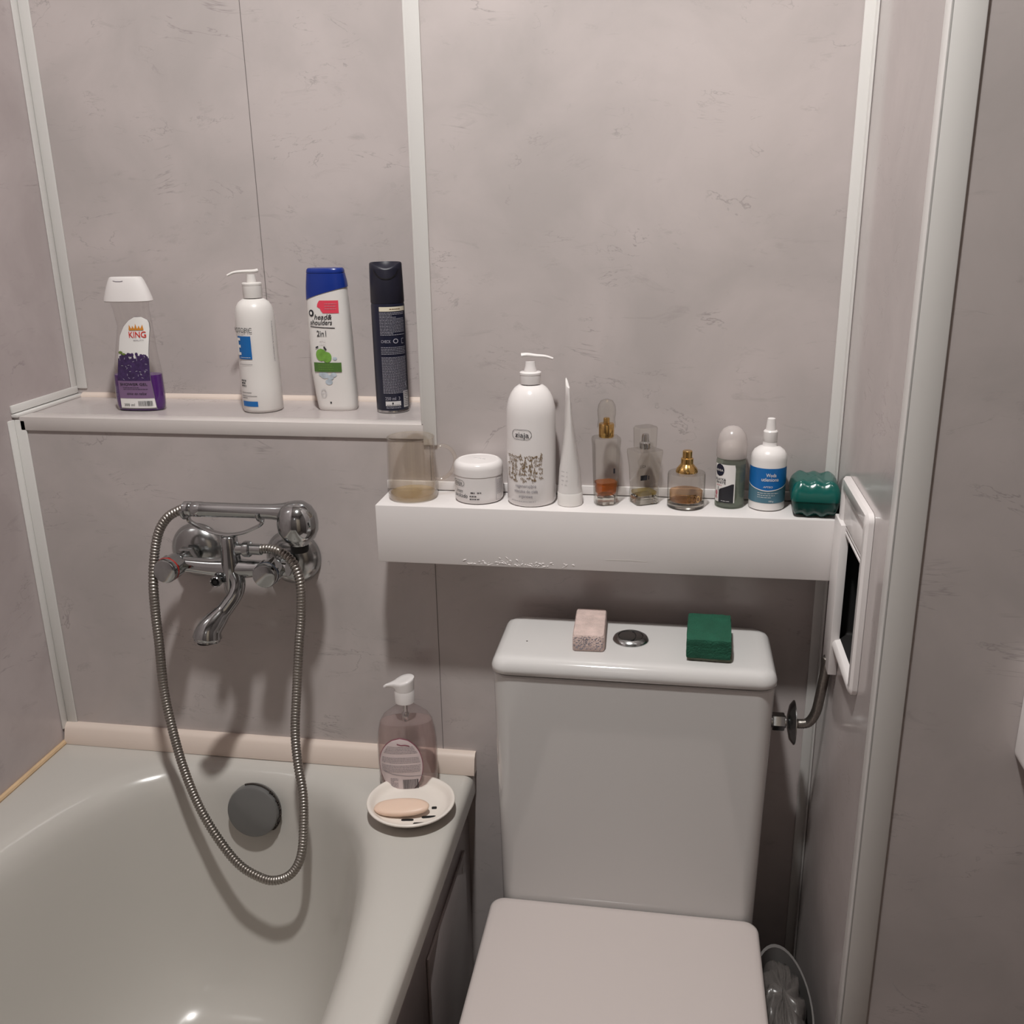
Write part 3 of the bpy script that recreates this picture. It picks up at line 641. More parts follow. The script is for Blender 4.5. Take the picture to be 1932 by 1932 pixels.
m_ = MB(); cz = .1255
for i in range(5):
    u = .0045 + i * .0042; h = (.0075, .0060, .0090, .0060, .0075)[i]
    m_.add([gs(u - .0022, cz, .0013), gs(u + .0022, cz, .0013), gs(u + (i - 2) * .0006, cz + h, .0013)], [(0, 1, 2)])
region(m_, gs, cz - .001, cz + .0018, .0022, .0235, .0013, 1, 6); m_.build('crown_mark', M['orange_ink'], lb)
m_ = MB(); text(m_, gs, 'SHOWER GEL', -.0225, .0405, .043, .0042, off=.0014, bold=.006); small_print(m_, gs, -.018, .020, .0335, .0385, 2, .0006, .0014)
text(m_, gs, 'time to relax', -.013, .0262, .031, .0042, .4, .0014); text(m_, gs, '300 ml', -.020, .0085, .017, .0042, off=.0012); m_.build('lettering', M['ink'], lb)
m_ = MB(); barcode(m_, gs, .003, .0245, .0085, .0165, .0012); m_.build('barcode', M['ink'], lb)
m_ = MB(); text(m_, gs, 'BEAUTY', .0075, .1085, .015, .0020, off=.0013); m_.build('small_lettering', M['ink_grey'], lb)

# 2 white pump bottle
def pump_bottle(nm, label, loc, rz, R, H, shoulder, rn, col, stem, noz, mat):
    t = thing(nm, label, 'bottle', loc, rz)
    prof = [(R * .86, 0), (R * .95, .0012), (R, .005)] + [(R * k, z) for z, k in shoulder]
    m_ = MB(); lathe(m_, prof, 56); m_.build('bottle_body', mat, t, ang=50)
    z0, z1, rc = col
    m_ = MB(); lathe(m_, [(rc * .97, z0), (rc, z0 + .001), (rc, z1 - .004), (rc * 1.03, z1 - .0035), (rc * 1.03, z1 - .001), (rc * .92, z1)], 40)
    c = m_.build('collar', mat, t)
    zs0, zs1, rs0, rs1 = stem
    m_ = MB(); lathe(m_, [(rs0, zs0), (rs0, zs0 + .002), (rs1, zs0 + (zs1 - zs0) * .55), (rs1 * .92, zs1)], 28); ph = m_.build('pump_head', mat, t)
    m_ = MB(); p = catmull(noz, 5); n = len(p)
    sweep(m_, p, [.0046 * (1 - .45 * (i / (n - 1)) ** 1.5) for i in range(n)], 14, flat=.62, up0=Vector((0, 0, 1))); m_.build('nozzle', mat, ph)
    return t
rp = .0305
pb = pump_bottle('pump_bottle', 'white pump bottle with blue square print, second from left on the ledge', (.368, .0870, ZT + .0002), face(.368, .087), rp, .211,
    [(.04, 1), (.10, .975), (.138, .965), (.150, .93), (.158, .86), (.164, .74), (.1675, .58), (.169, .50)], 0, (.1703, .1925, .0142), (.1925, .2045, .0072, .0066),
    [(.011, 0, .2095), (.004, 0, .2085), (-.010, 0, .2085), (-.024, 0, .2075), (-.034, 0, .2035)], M['warm_white'])
ps = s_round(rp); u0 = -.0375
m_ = MB(); text(m_, ps, 'EMOTOPIC', -.0465, .1215, .040, .0078); m_.build('brand_lettering', M['ink'], pb)
m_ = MB()
small_print(m_, ps, -.034, -.024, .040, .052, 3, .0024, gap=1); m_.build('bold_print', M['ink'], pb); m_ = MB(); stroke(m_, ps, [(-.036, .0315), (-.016, .0315)], .0006); stroke(m_, ps, [(-.036, .0265), (-.008, .0265)], .0006); stroke(m_, ps, [(-.036, .0235), (-.024, .0235)], .0006); m_.build('small_print', M['ink'], pb)
m_ = MB(); stroke(m_, ps, [(-.034, .0745), (-.010, .0745)], .0005); m_.build('printed_line', M['ink'], pb)
m_ = MB(); region(m_, ps, .0825, .1165, -.034, -.0095, .0004, 4, 8); m_.build('blue_square', M['blue'], pb)
m_ = MB(); region(m_, ps, .0105, .0185, -.036, -.0075, .0004, 2, 8); m_.build('blue_band', M['blue'], pb)
m_ = MB(); region(m_, ps, .088, .114, -.037, -.0315, .0008, 1, 2)
for z in (.0885, .0995, .110): region(m_, ps, z, z + .004, -.0315, -.0275, .0008, 1, 2)
small_print(m_, ps, -.030, -.012, .0838, .0862, 1, .0006, .0008); m_.build('white_letter', M['paper'], pb)
m_ = MB(); text(m_, ps, 'PHARMACEUTICAL LABORATORY', .0245, .137, .060, .0024, vertical=True); m_.build('vertical_text', M['ink_grey'], pb)

# 3 shampoo
sb = thing('shampoo_bottle', 'white shampoo bottle with dark blue cap and green apple print on the ledge', 'bottle', (.4805, .1030, ZT + .0002), radians(1))
sx = lerp([(0, .0285), (.003, .0300), (.02, .0318), (.055, .0330), (.10, .0330), (.15, .0322), (.185, .0305), (.2115, .0272)])
sy = lerp([(0, .016), (.003, .0175), (.055, .0200), (.12, .0195), (.185, .0175), (.2115, .0150)])
sc_ = lerp([(0, .0035), (.02, .0025), (.055, 0), (.20, -.002)])
m_ = MB(); m_.rings([selli(sc_(z), 0, sx(z), sy(z), z, 2.7, 48) for z in (0, .0012, .003, .008, .02, .04, .055, .08, .10, .13, .15, .17, .184)]); m_.build('bottle_body', M['warm_white'], sb, ang=50)
def capb(x): return .1655 + .0195 * max(0, (x + .032) / .064) ** .75
m_ = MB(); rs = []
for k, zt in enumerate((0, .25, .5, .75, 1)):
    rs.append([(x * 1, y, capb(x) + (.2045 - capb(x)) * zt) for (x, y, z) in [(sc_(.19) + (sx(.17 + .035 * zt) + .0006) * math.copysign(abs(cos(a)) ** (2 / 2.7), cos(a)), (sy(.17 + .035 * zt) + .0006) * math.copysign(abs(sin(a)) ** (2 / 2.7), sin(a)), 0) for a in [2 * pi * i / 48 for i in range(48)]]])
m_.rings(rs, False, True); cp = m_.build('bottle_cap', M['blue_dark'], sb, ang=50); cp['label'] = 'dark blue cap'
m_ = MB(); m_.rings([selli(-.002, 0, a, b_, z, 2.7, 40) for z, a, b_ in ((.2050, .0285, .0158), (.2058, .0287, .0160), (.2100, .0278, .0155), (.2118, .026, .014))]); m_.build('flip_top', M['blue_dark'], cp)
ss = s_front(sx, sy, 2.7, sc_); X0 = -.030
m_ = MB(); region(m_, ss, .1475, .1660, lambda z: -.0085 + .004 * abs((z - .157) / .009) ** 2 - (.004 if z > .155 else 0), .0195, .0005, 8, 8); rl = m_.build('red_sticker', M['pink_label'], sb)
m_ = MB(); small_print(m_, ss, -.001, .0165, .152, .163, 3, .0011, .0009); m_.build('sticker_text', M['pink_ink'], rl)
m_ = MB(); text(m_, ss, 'head&', -.0180, .1385, .0270, .0078, .25, bold=.008); text(m_, ss, 'shoulders', -.0255, .1305, .0345, .0078, .25, bold=.008); stroke(m_, ss, [(-.0255, .128), (-.005, .1265), (.0125, .1258)], .0011)
m_.build('brand_lettering', M['ink'], sb); m_ = MB(); text(m_, ss, '2in1', -.0155, .1135, .0145, .0090, bold=.006); m_.build('number_print', M['ink'], sb); m_ = MB(); ellreg(m_, ss, -.0225, .1475, .0042, .0052, .0005); m_.build('round_logo', M['ink'], sb); m_ = MB(); region(m_, ss, .0115, .0145, -.003, -.0005, .0005, 1, 1); m_.build('small_mark', M['ink'], sb); m_ = MB()
for (a, b_) in (((-.0185, .0965), (-.0145, .0985)), ((-.006, .0985), (-.0025, .0935))): stroke(m_, ss, [a, b_], .0022, .0012)
m_.build('leaf_print', M['ink'], sb)
m_ = MB(); ellreg(m_, ss, -.0225, .1475, .0018, .0026, .0009); m_.build('logo_figure', M['paper'], sb)
m_ = MB(); ellreg(m_, ss, -.0110, .0860, .0083, .0095, .0007); ellreg(m_, ss, -.0025, .0825, .0072, .0082, .0006); m_.build('apple_picture', M['apple'], sb)
m_ = MB(); region(m_, ss, .0605, .0745, -.0235, .0185, .0011, 4, 12); gl_ = m_.build('green_band', M['green_ink'], sb)
m_ = MB(); small_print(m_, ss, -.016, .008, .063, .0725, 3, .0006, .0014); m_.build('band_text', M['apple'], gl_)
m_ = MB()
for (u, z, a) in ((-.008, .055, .0062), (.001, .052, .0048), (-.002, .045, .0055), (.006, .056, .0045), (-.013, .0565, .004), (.0095, .0805, .0032)):
    ellreg(m_, ss, u, z, a, a * .8, .0006)
m_.build('ice_picture', M['ice'], sb)
m_ = MB()
for r in (.0058, .0046): stroke(m_, ss, [(-.0118 + r * .8 * cos(a), .0275 + r * 1.15 * sin(a)) for a in [2 * pi * i / 20 for i in range(21)]], .0008)
small_print(m_, ss, -.0145, -.0088, .026, .029, 2, .0007); m_.build('round_stamp', M['ink_pale'], sb); m_ = MB(); text(m_, ss, 'APPLE', -.012, .1055, .009, .003); text(m_, ss, 'FRESH', -.012, .1005, .009, .003); m_.build('pale_lettering', M['ink_pale'], sb)

# 4 hairspray
hc = thing('hairspray_can', 'tall dark navy hairspray can, rightmost on the ledge', 'spray can', (.5725, .0985, ZT + .0002), face(.5725, .0985)); rc = .0247
m_ = MB(); lathe(m_, [(rc * .95, 0), (rc, .0008), (rc, .0035), (rc * .985, .0042)], 48); m_.build('base_rim', M['silver'], hc)
m_ = MB(); lathe(m_, [(rc * .985, .0043), (rc, .0055), (rc, .158), (rc * .97, .162)], 48); can = m_.build('can_body', M['navy'], hc)
m_ = MB(); rs = []
for k, (r, z) in enumerate([(rc * .985, .1622), (rc, .163), (rc * .985, .19), (rc * .965, .210), (rc * .955, .2180), (rc * .90, .2195), (rc * .84, .2175), (rc * .70, .2125), (rc * .45, .2095), (rc * .1, .209)]):
    rs.append([(r * cos(a), r * sin(a), z - (.0075 * max(0, -sin(a)) ** 3 if k >= 4 and k <= 6 else 0)) for a in [2 * pi * i / 48 for i in range(48)]])
m_.rings(rs); ccap = m_.build('spray_cap', M['navy_cap'], hc, ang=60)
cs = s_round(rc); m_ = MB(); stroke(m_, cs, [(-.020, .2105)] + [(-.018 + .036 * i / 12, .2075 - .0105 * sin(pi * i / 12) ** .7) for i in range(13)] + [(.020, .2105)], .0013, .0002); m_.build('cap_groove', M['black'], ccap)
m_ = MB(); region(m_, cs, .151, .1575, -.0135, .030, .0003, 1, 14); lb = m_.build('cream_band', M['cream_ink'], hc)
m_ = MB(); small_print(m_, cs, .002, .020, .1525, .1560, 1, .0012); m_.build('band_text', M['brown_ink'], lb)
m_ = MB(); small_print(m_, cs, -.0135, .026, .116, .150, 16, .00075, gap=.1); small_print(m_, cs, -.0135, .026, .088, .100, 5, .00075, gap=.1); small_print(m_, cs, -.0135, .026, .030, .085, 27, .00075, gap=.1)
text(m_, cs, '250 ml  3', -.0110, .0205, .022, .0050); small_print(m_, cs, -.010, .012, .0075, .0105, 2, .0006)
text(m_, cs, 'CHECK', -.0125, .1055, .014, .0045); stroke(m_, cs, [(.009 + .0034 * cos(a), .108 + .0030 * sin(a)) for a in [2 * pi * i / 12 for i in range(13)]], .0012)
stroke(m_, cs, [(.023, .111), (.019, .111), (.019, .104), (.023, .104)], .0006); stroke(m_, cs, [(.0255, .048), (.0225, .043), (.0255, .038)], .001); m_.build('printed_text', M['ink_light'], hc)
m_ = MB(); region(m_, cs, .0115, .0185, -.0110, .0125, .0003, 1, 8); region(m_, cs, .008, .033, .0175, .0285, .0003, 3, 4); pl = m_.build('white_print', M['ink_pale'], hc)
m_ = MB(); ellreg(m_, cs, 0, .0155, .0012, .0016, .0007); small_print(m_, cs, .0185, .0275, .010, .032, 8, .0008, .0007); small_print(m_, cs, -.009, .010, .0122, .0138, 1, .0005, .0007); m_.build('barcode_text', M['ink'], pl)

# ------------------------------------------------------------------ things on the boxed shelf
ZS = BZ1 + .0002
# glass mug
mg = thing('glass_mug', 'clear amber-tinted glass mug at the left end of the boxed shelf', 'mug', (.6355, -.0375, ZS), 0)
m_ = MB(); shell_round(m_, [(.026, 0), (.0325, .0015), (.0345, .005), (.0345, .03), (.0338, .06), (.0330, .083), (.0330, .0865)], .0018, 56, .006); m_.build('glass', M['mug_glass'], mg)
m_ = MB(); p = catmull([(.0320, .006, .070), (.043, .010, .073), (.054, .014, .066), (.059, .016, .052), (.054, .014, .036), (.044, .011, .026), (.0325, .007, .024)], 6); sweep(m_, p, .0028, 12, flat=1.5, up0=Vector((0, -1, 0))); m_.build('handle', M['mug_glass'], mg)
m_ = MB(); lathe(m_, [(.0300, .0062), (.0312, .0085), (.028, .0088), (.012, .0078)], 40); m_.build('residue', M['residue_pale'], mg)['label'] = 'pale residue in the bottom'
for zz in (.0868,):
    m_ = MB(); sweep(m_, [Vector((.0322 * cos(a), .0322 * sin(a), zz)) for a in [2 * pi * i / 40 for i in range(41)]], .0010, 8, up0=Vector((0, 0, 1))); m_.build('rim', M['mug_glass'], mg)
# cream jar
cj = thing('cream_jar', 'round white cream jar between the glass mug and the tall pump bottle', 'jar', (.7300, -.0345, ZS), face(.73, -.0345)); rj = .0343
m_ = MB(); lathe(m_, [(rj * .84, 0), (rj * .93, .0012), (rj * .975, .004), (rj * .985, .010), (rj * .985, .040)], 56); m_.build('jar_body', M['white_gloss'], cj)
m_ = MB(); lathe(m_, [(rj, .0385), (rj, .0480), (rj * .985, .0515), (rj * .94, .0545), (rj * .86, .0568), (rj * .82, .0572), (rj * .80, .0565), (rj * .4, .0570), (rj * .05, .0572)], 56); jl = m_.build('jar_lid', M['white_gloss'], cj, ang=40)
js = s_round(rj * .985); m_ = MB()
outline_round(m_, js, -.044, -.0215, .0255, .0335, .0005); text(m_, js, 'ziaja', -.041, .0275, .016, .0055); small_print(m_, js, -.003, .006, .017, .0182, 1, .0011); small_print(m_, js, -.012, -.006, .0168, .0182, 1, .0014)
text(m_, js, 'krem', -.036, .0165, .012, .0052, .2); text(m_, js, 'awokado', -.0420, .0095, .0255, .0062, .2); small_print(m_, js, -.0135, -.004, .0118, .0132, 1, .0013); small_print(m_, js, -.0135, -.000, .0075, .0092, 1, .0013)
m_.build('printed_text', M['ink'], cj)
m_ = MB(); small_print(m_, js, .0270, .0380, .0125, .0335, 11, .0006); stroke(m_, js, [(.0385, .0365), (.0255, .0365), (.0255, .0045), (.0385, .0045)], .0005); m_.build('side_print', M['ink_grey'], cj)
m_ = MB()
for pts in (((-.006, .006), (.001, .002), (.004, -.001)), ((-.003, .004), (.003, .003)), ((.006, -.002), (.009, -.004))): sweep(m_, [Vector((p[0], p[1], .0574)) for p in pts], .0006, 6, up0=Vector((0, 0, 1)))
m_.build('embossed_mark', M['ink_pale'], jl)
# tall pump lotion
rz_ = .0333
zb = pump_bottle('lotion_pump_bottle', 'tall white pump lotion bottle with brown doodle square, tallest on the boxed shelf', (.8050, -.0385, ZS), face(.805, -.0385), rz_, .2,
    [(.03, 1), (.122, 1), (.134, .975), (.144, .90), (.152, .79), (.158, .66), (.1615, .52), (.1625, .44)], 0, (.1640, .1800, .0140), (.1800, .1935, .0085, .0068),
    [(-.012, 0, .2015), (-.004, 0, .2020), (.008, 0, .2005), (.020, 0, .1995), (.030, 0, .1965)], M['white_gloss'])
zs2 = s_round(rz_); m_ = MB()
text(m_, zs2, 'ziaja', -.0225, .0975, .0195, .0070, bold=.005); outline_round(m_, zs2, -.0275, .0005, .0945, .1075, .0005)
m_.build('brand_print', M['ink'], zb)
m_ = MB()
for (w_, z, s_) in ((.029, .0285, 'regenerujące'), (.033, .0210, 'mleczko do ciała'), (.019, .0140, 'arganowe')): text(m_, zs2, s_, 0, z, w_, .0046, center=-.0085)
small_print(m_, zs2, -.031, .005, .0075, .0095, 1, .0006); m_.build('product_text', M['ink_grey'], zb)
m_ = MB()
def doodle(u, z, k):
    if k == 0: stroke(m_, zs2, [(u - .002, z - .003), (u, z + .0035), (u + .002, z - .003), (u - .002, z - .003)], .0006); stroke(m_, zs2, [(u, z + .0035), (u, z + .0055)], .0008); ellreg(m_, zs2, u, z - .001, .0009, .0007, .0006, 4, 2)
    elif k == 1: stroke(m_, zs2, [(u + .0018 * cos(a), z + .0013 * sin(a)) for a in [2 * pi * i / 8 for i in range(9)]], .0006); stroke(m_, zs2, [(u + .0018, z), (u + .0045, z - .001)], .0006)
    elif k == 2: stroke(m_, zs2, [(u - .003, z), (u, z + .0012), (u + .003, z - .0005)], .0008); stroke(m_, zs2, [(u - .001, z - .002), (u + .001, z + .003)], .0006)
    else: stroke(m_, zs2, [(u - .0025, z + .001), (u - .0008, z - .0015), (u + .0008, z + .0012), (u + .0025, z - .001)], .0007)
for i in range(8):
    for j in range(6):
        u = -.0345 + i * .0066 + random.uniform(-.0018, .0018); z = .0385 + j * .0066 + random.uniform(-.0012, .0012) + .002 * (i % 2); z = min(z, .0705)
        doodle(u, z, random.randrange(4)); a = random.uniform(0, 6.28); stroke(m_, zs2, [(u + .0028 * cos(a), z + .0028 * sin(a)), (u + .0040 * cos(a + .6), z + .0040 * sin(a + .6))], .0007)
for k in range(14): ellreg(m_, zs2, random.uniform(-.035, .013), random.uniform(.037, .073), .0014, .0010, .0006, 5, 3)
m_.build('doodle_pattern', M['brown_ink'], zb)
# tube
tb = thing('cream_tube', 'slim white cream tube standing on its cap beside the tall pump bottle', 'tube', (.8590, -.0465, ZS), face(.859, -.0465) + .10)
m_ = MB(); lathe(m_, [(.0162, 0), (.0170, .001), (.0172, .017), (.0166, .018)], 40); m_.build('tube_cap', M['warm_white'], tb)
rows = [(.0182, .0166, .0166, 0), (.05, .0140, .0172, -.0005), (.085, .0086, .0185, -.001), (.115, .0056, .0200, -.0018), (.140, .0036, .0210, -.0028), (.150, .0026, .0212, -.003), (.163, .0020, .0214, -.0035), (.1635, .0014, .0214, -.0035)]
m_ = MB(); m_.rings([selli(c, 0, a, b_, z, 2.0, 40, (lambda x, y, z=z: max(0, y) * .30 * (z / .163) ** 6)) for z, a, b_, c in rows]); m_.build('tube_body', M['white_plastic'], tb, ang=60)
tsf = s_front(lerp([(z, a) for z, a, b_, c in rows]), lerp([(z, b_) for z, a, b_, c in rows]), 2.0, lerp([(z, c) for z, a, b_, c in rows]))
m_ = MB(); small_print(m_, tsf, -.0125, -.004, .028, .052, 4, .0012, .0003, gap=2); stroke(m_, tsf, [(.009, .028), (.0095, .05), (.0085, .065)], .0006, .0003); m_.build('printed_text', M['ink_pale'], tb)

# perfumes
def poly_ring(pts, z, s_=1.0, c=(0, 0)): return [(c[0] + (x - c[0]) * s_, c[1] + (y - c[1]) * s_, z) for x, y in pts]
def octo(a, b_, ch): return [(a, -b_ + ch), (a, b_ - ch), (a - ch, b_), (-a + ch, b_), (-a, b_ - ch), (-a, -b_ + ch), (-a + ch, -b_), (a - ch, -b_)]
p1 = thing('perfume_bottle', 'tall narrow perfume bottle with amber perfume and clear domed cap', 'perfume', (.9070, -.0400, ZS), radians(20))
oc = lambda k, z, d=0: [(x, y, z) for x, y in octo(k - d, k * .86 - d, .0055)]
m_ = MB(); m_.rings([oc(.0135, 0), oc(.0148, .0015), oc(.0150, .012), oc(.0172, .080), oc(.0180, .090), oc(.0170, .0935), oc(.0090, .0950)]); m_.build('bottle_glass', M['glass'], p1, ang=20)
m_ = MB(); m_.rings([oc(.0135, .0009, .0012), oc(.0140, .012, .0012), oc(.012, .0145, .003)]); m_.build('thick_base', M['thick_glass'], p1, ang=20)
m_ = MB(); m_.rings([oc(.0130, .0140, .001), oc(.0142, .018, .001), oc(.0150, .0315, .001)]); m_.build('perfume', M['amber'], p1, ang=20)['label'] = 'amber perfume in the lower part'
m_ = MB(); lathe(m_, [(.0098, .0935), (.0103, .0945), (.0103, .1105), (.0095, .1118), (.0042, .1122), (.0042, .1185), (.0036, .1195)], 32); m_.build('gold_sprayer', M['gold'], p1)
m_ = MB(); lathe(m_, [(.0125, .1060), (.0120, .112), (.0112, .118), (.0122, .124), (.0124, .130), (.0112, .137), (.0080, .1425), (.0025, .1445), (.0001, .1445)], 32, cap0=False); m_.build('clear_cap', M['glass'], p1)
m_ = MB(); region(m_, flat_xz(-.0152), .046, .053, .006, .0085, 0, 1, 1); m_.build('mark', M['ink'], p1)
p2 = thing('perfume_bottle', 'angular clear perfume bottle with square clear cap, nearly empty', 'perfume', (.9585, -.0290, ZS), radians(28))
def quad(k, z, tw=0, r=.003):
    a = radians(tw); return [(x * cos(a) - y * sin(a), x * sin(a) + y * cos(a), z) for x, y in octo(k, k * .9, r)]
m_ = MB(); m_.rings([quad(.0150, 0, 0), quad(.0168, .002, 0), quad(.0160, .022, 3), quad(.0172, .050, 6), quad(.0195, .070, 8), quad(.0192, .0745, 8), quad(.0090, .0765, 8)]); m_.build('bottle_glass', M['glass'], p2, ang=15)
m_ = MB(); m_.rings([quad(.0150, .001, 0), quad(.0155, .002, 0), quad(.0148, .010, 1), quad(.011, .0125, 2)]); m_.build('thick_base', M['thick_glass'], p2, ang=15)
m_ = MB(); m_.rings([quad(.0140, .0128, 2), quad(.0142, .0165, 2)]); m_.build('perfume', M['yellow_pale'], p2, ang=15)['label'] = 'thin pale yellow rest of perfume'
m_ = MB(); lathe(m_, [(.0075, .0762), (.0078, .078), (.0078, .084), (.0052, .086), (.0048, .094), (.0040, .096)], 28); m_.build('sprayer', M['silver'], p2)
m_ = MB(); m_.rings([quad(.0130, .0772, 8, .004), quad(.0132, .079, 8, .004), quad(.0138, .104, 8, .004), quad(.0128, .1062, 8, .004)], False, True); m_.build('clear_cap', M['glass'], p2, ang=20)
m_ = MB(); text(m_, flat_xz(-.0160), 'LUCA', -.0145, .0535, .0085, .0040, off=0); region(m_, flat_xz(-.0158), .036, .043, -.0135, -.0035, 0, 1, 1); region(m_, flat_xz(-.0158), .0365, .0420, -.0020, -.0005, 0, 1, 1); m_.build('printed_text', M['ink'], p2)
p3 = thing('perfume_bottle', 'short round perfume bottle with gold neck and open spray head', 'perfume', (1.0148, -.0385, ZS), face(1.0148, -.0385))
R3 = .0250
m_ = MB(); lathe(m_, [(R3 * .9, 0), (R3, .0012), (R3, .0445), (R3 * .97, .0468), (R3 * .6, .0474)], 56); m_.build('bottle_glass', M['glass'], p3)
m_ = MB(); lathe(m_, [(R3 * .88, .0005), (R3 * .965, .0018), (R3 * .965, .0065), (R3 * .86, .0085)], 56); m_.build('thick_base', M['thick_glass'], p3)
m_ = MB(); lathe(m_, [(R3 * .84, .0088), (R3 * .88, .010), (R3 * .88, .0215)], 56); m_.build('perfume', M['amber_pale'], p3)['label'] = 'pale amber perfume in the lower part'
m_ = MB(); lathe(m_, [(.0145, .0475), (.0148, .0490), (.0135, .0525), (.0100, .0565), (.0082, .0590), (.0082, .0660), (.0070, .0670), (.0064, .0672), (.0064, .0760), (.0056, .0768)], 36); m_.build('gold_sprayer', M['gold'], p3)
p3s = s_round(R3); m_ = MB(); 
for k in range(3): outline_round(m_, p3s, .0020 + k * .0062, .0072 + k * .0062, .0115, .0195, .0006)
small_print(m_, p3s, .002, .014, .0205, .0225, 1, .0009); m_.build('gold_lettering', M['gold'], p3)
# roll-on
ro = thing('roll_on_deodorant', 'roll-on deodorant with frosted domed cap and black and white label', 'deodorant', (1.0728, -.0290, ZS), face(1.0728, -.029)); r4 = .0196
m_ = MB(); lathe(m_, [(r4 * .88, 0), (r4, .002), (r4, .062), (r4 * .96, .0655), (r4 * .86, .067)], 44); m_.build('bottle_glass', M['roll_glass'], ro)
m_ = MB(); lathe(m_, [(r4 * .84, .002), (r4 * .93, .004), (r4 * .93, .050)], 44); m_.build('liquid', M['roll_liquid'], ro)
m_ = MB(); lathe(m_, [(r4 * 1.0, .0675), (r4 * 1.02, .069), (r4 * 1.02, .084), (r4 * .98, .091), (r4 * .86, .099), (r4 * .62, .1055), (r4 * .3, .109), (r4 * .02, .1098)], 44, cap0=False); m_.build('cap', M['frost'], ro)['label'] = 'frosted domed cap'
m_ = MB(); lathe(m_, [(.0145, .067), (.0158, .072), (.0155, .079), (.0120, .086), (.006, .0895), (.0005, .0903)], 32); m_.build('roller_ball', M['warm_white'], ro)
rs_ = s_round(r4); m_ = MB(); region(m_, rs_, .0085, .0605, -.0245, lambda z: .0065 if z < .059 else .0055, .0003, 10, 10); lb = m_.build('front_label', M['paper'], ro)
m_ = MB(); region(m_, rs_, .0085, .0345, lambda z: -.0155 if z < .026 else -.0155 + (z - .026) * 2.1, .0050, .0006, 10, 8); m_.build('black_shape', M['ink'], lb)
m_ = MB(); ellreg(m_, rs_, -.0155, .0525, .0072, .0085, .0006); nc = m_.build('round_emblem', M['navy'], lb)
m_ = MB(); text(m_, rs_, 'NIVEA', -.0215, .0510, .0120, .0030, bold=.008, off=.0010); m_.build('emblem_lettering', M['paper'], nc); m_ = MB(); small_print(m_, rs_, -.011, .001, .010, .012, 1, .0005, .0010); m_.build('small_print', M['paper'], lb)
m_ = MB(); text(m_, rs_, 'BLACK&', -.0220, .0385, .0165, .0035, bold=.006); text(m_, rs_, 'WHITE', -.0215, .0340, .0160, .0035, bold=.012); stroke(m_, rs_, [(-.0165, .024), (-.0165, .030)], .0008); m_.build('black_lettering', M['ink'], lb)
m_ = MB(); small_print(m_, rs_, -.020, -.011, .0310, .0325, 1, .0008, .0006); ellreg(m_, rs_, -.0200, .0205, .0024, .0034, .0006); small_print(m_, rs_, -.0225, -.0175, .0125, .0165, 2, .0012); m_.build('pink_print', M['pink_ink'], lb)
# peroxide bottle
px = thing('antiseptic_bottle', 'small white bottle with blue Woda utleniona label beside the green soap box', 'bottle', (1.1210, -.0310, ZS), face(1.121, -.031)); r5 = .0233
m_ = MB(); lathe(m_, [(r5 * .88, 0), (r5, .0015), (r5, .068), (r5 * .96, .0735), (r5 * .84, .0785), (r5 * .62, .0825), (r5 * .42, .0840), (.0092, .0845), (.0092, .090)], 48); m_.build('bottle_body', M['white_plastic'], px, ang=50)
m_ = MB(); lathe(m_, [(.0090, .0902), (.0094, .091), (.0092, .1035), (.0080, .1050), (.0066, .1052), (.0050, .1205), (.0036, .1212)], 32); m_.build('dropper_cap', M['white_plastic'], px)
qs = s_round(r5); wv = lambda u: .0285 + .0085 * (abs(u) / .036) ** 1.6
def wavereg(mb, zb_, zt_, off):
    vs = []; fs = []; n = 40
    for i in range(n + 1):
        u = -.036 + .072 * i / n
        for z in (zb_(u), (zb_(u) + zt_(u)) / 2, zt_(u)): vs.append(qs(u, z, off))
    for i in range(n):
        for j in range(2): a = i * 3 + j; fs.append((a, a + 3, a + 4, a + 1))
    mb.add(vs, fs)
m_ = MB(); wavereg(m_, wv, lambda u: .0585, .0003); lb = m_.build('blue_label', M['blue'], px)
m_ = MB(); wavereg(m_, lambda u: .0115, wv, .0003); m_.build('teal_label_band', M['teal_label'], lb)
m_ = MB(); wavereg(m_, lambda u: wv(u) - .0007, lambda u: wv(u) + .0005, .0006)
text(m_, qs, 'Woda', -.0020, .0475, .0130, .0050, bold=.006); text(m_, qs, 'utleniona', -.0075, .0415, .0220, .0050, bold=.006); text(m_, qs, 'APTEO', -.0050, .0325, .0120, .0026, .2); text(m_, qs, '100 g', .003, .0135, .006, .0022)
small_print(m_, qs, -.012, .015, .018, .0265, 3, .0006, full=.4); m_.build('lettering', M['paper'], lb)
# green soap box
gb = thing('travel_soap_box', 'dark green ribbed plastic soap box at the right end of the shelf', 'soap box', (1.1800, -.0440, ZS), radians(-3))
def sbx(hx, hy, z, r, wave=0, k=0):
    pts = rrect(-hx, hx, -hy, hy, z, r, 7); out = []
    n = len(pts)
    # resample straight runs for the ribs
    full = []
    for i in range(n):
        a, b_ = Vector(pts[i]), Vector(pts[(i + 1) % n]); m = max(1, round((b_ - a).length / .0035)) if (b_ - a).length > .01 else 1
        for q in range(m): full.append(a + (b_ - a) * (q / m))
    return full
def ribs(ring, amp):      # waves running front to back, seen as scallops on the front edge
    return [(p[0], p[1], p[2] + amp * cos(p[0] / .0087 * pi)) for p in ring]
def sb_rows(rows):
    base = sbx(.0300, .0370, 0, .008); out = []
    for z, hx, hy, amp in rows: out.append(ribs([(p[0] / .0300 * hx, p[1] / .0370 * hy, z) for p in base], amp))
    return out
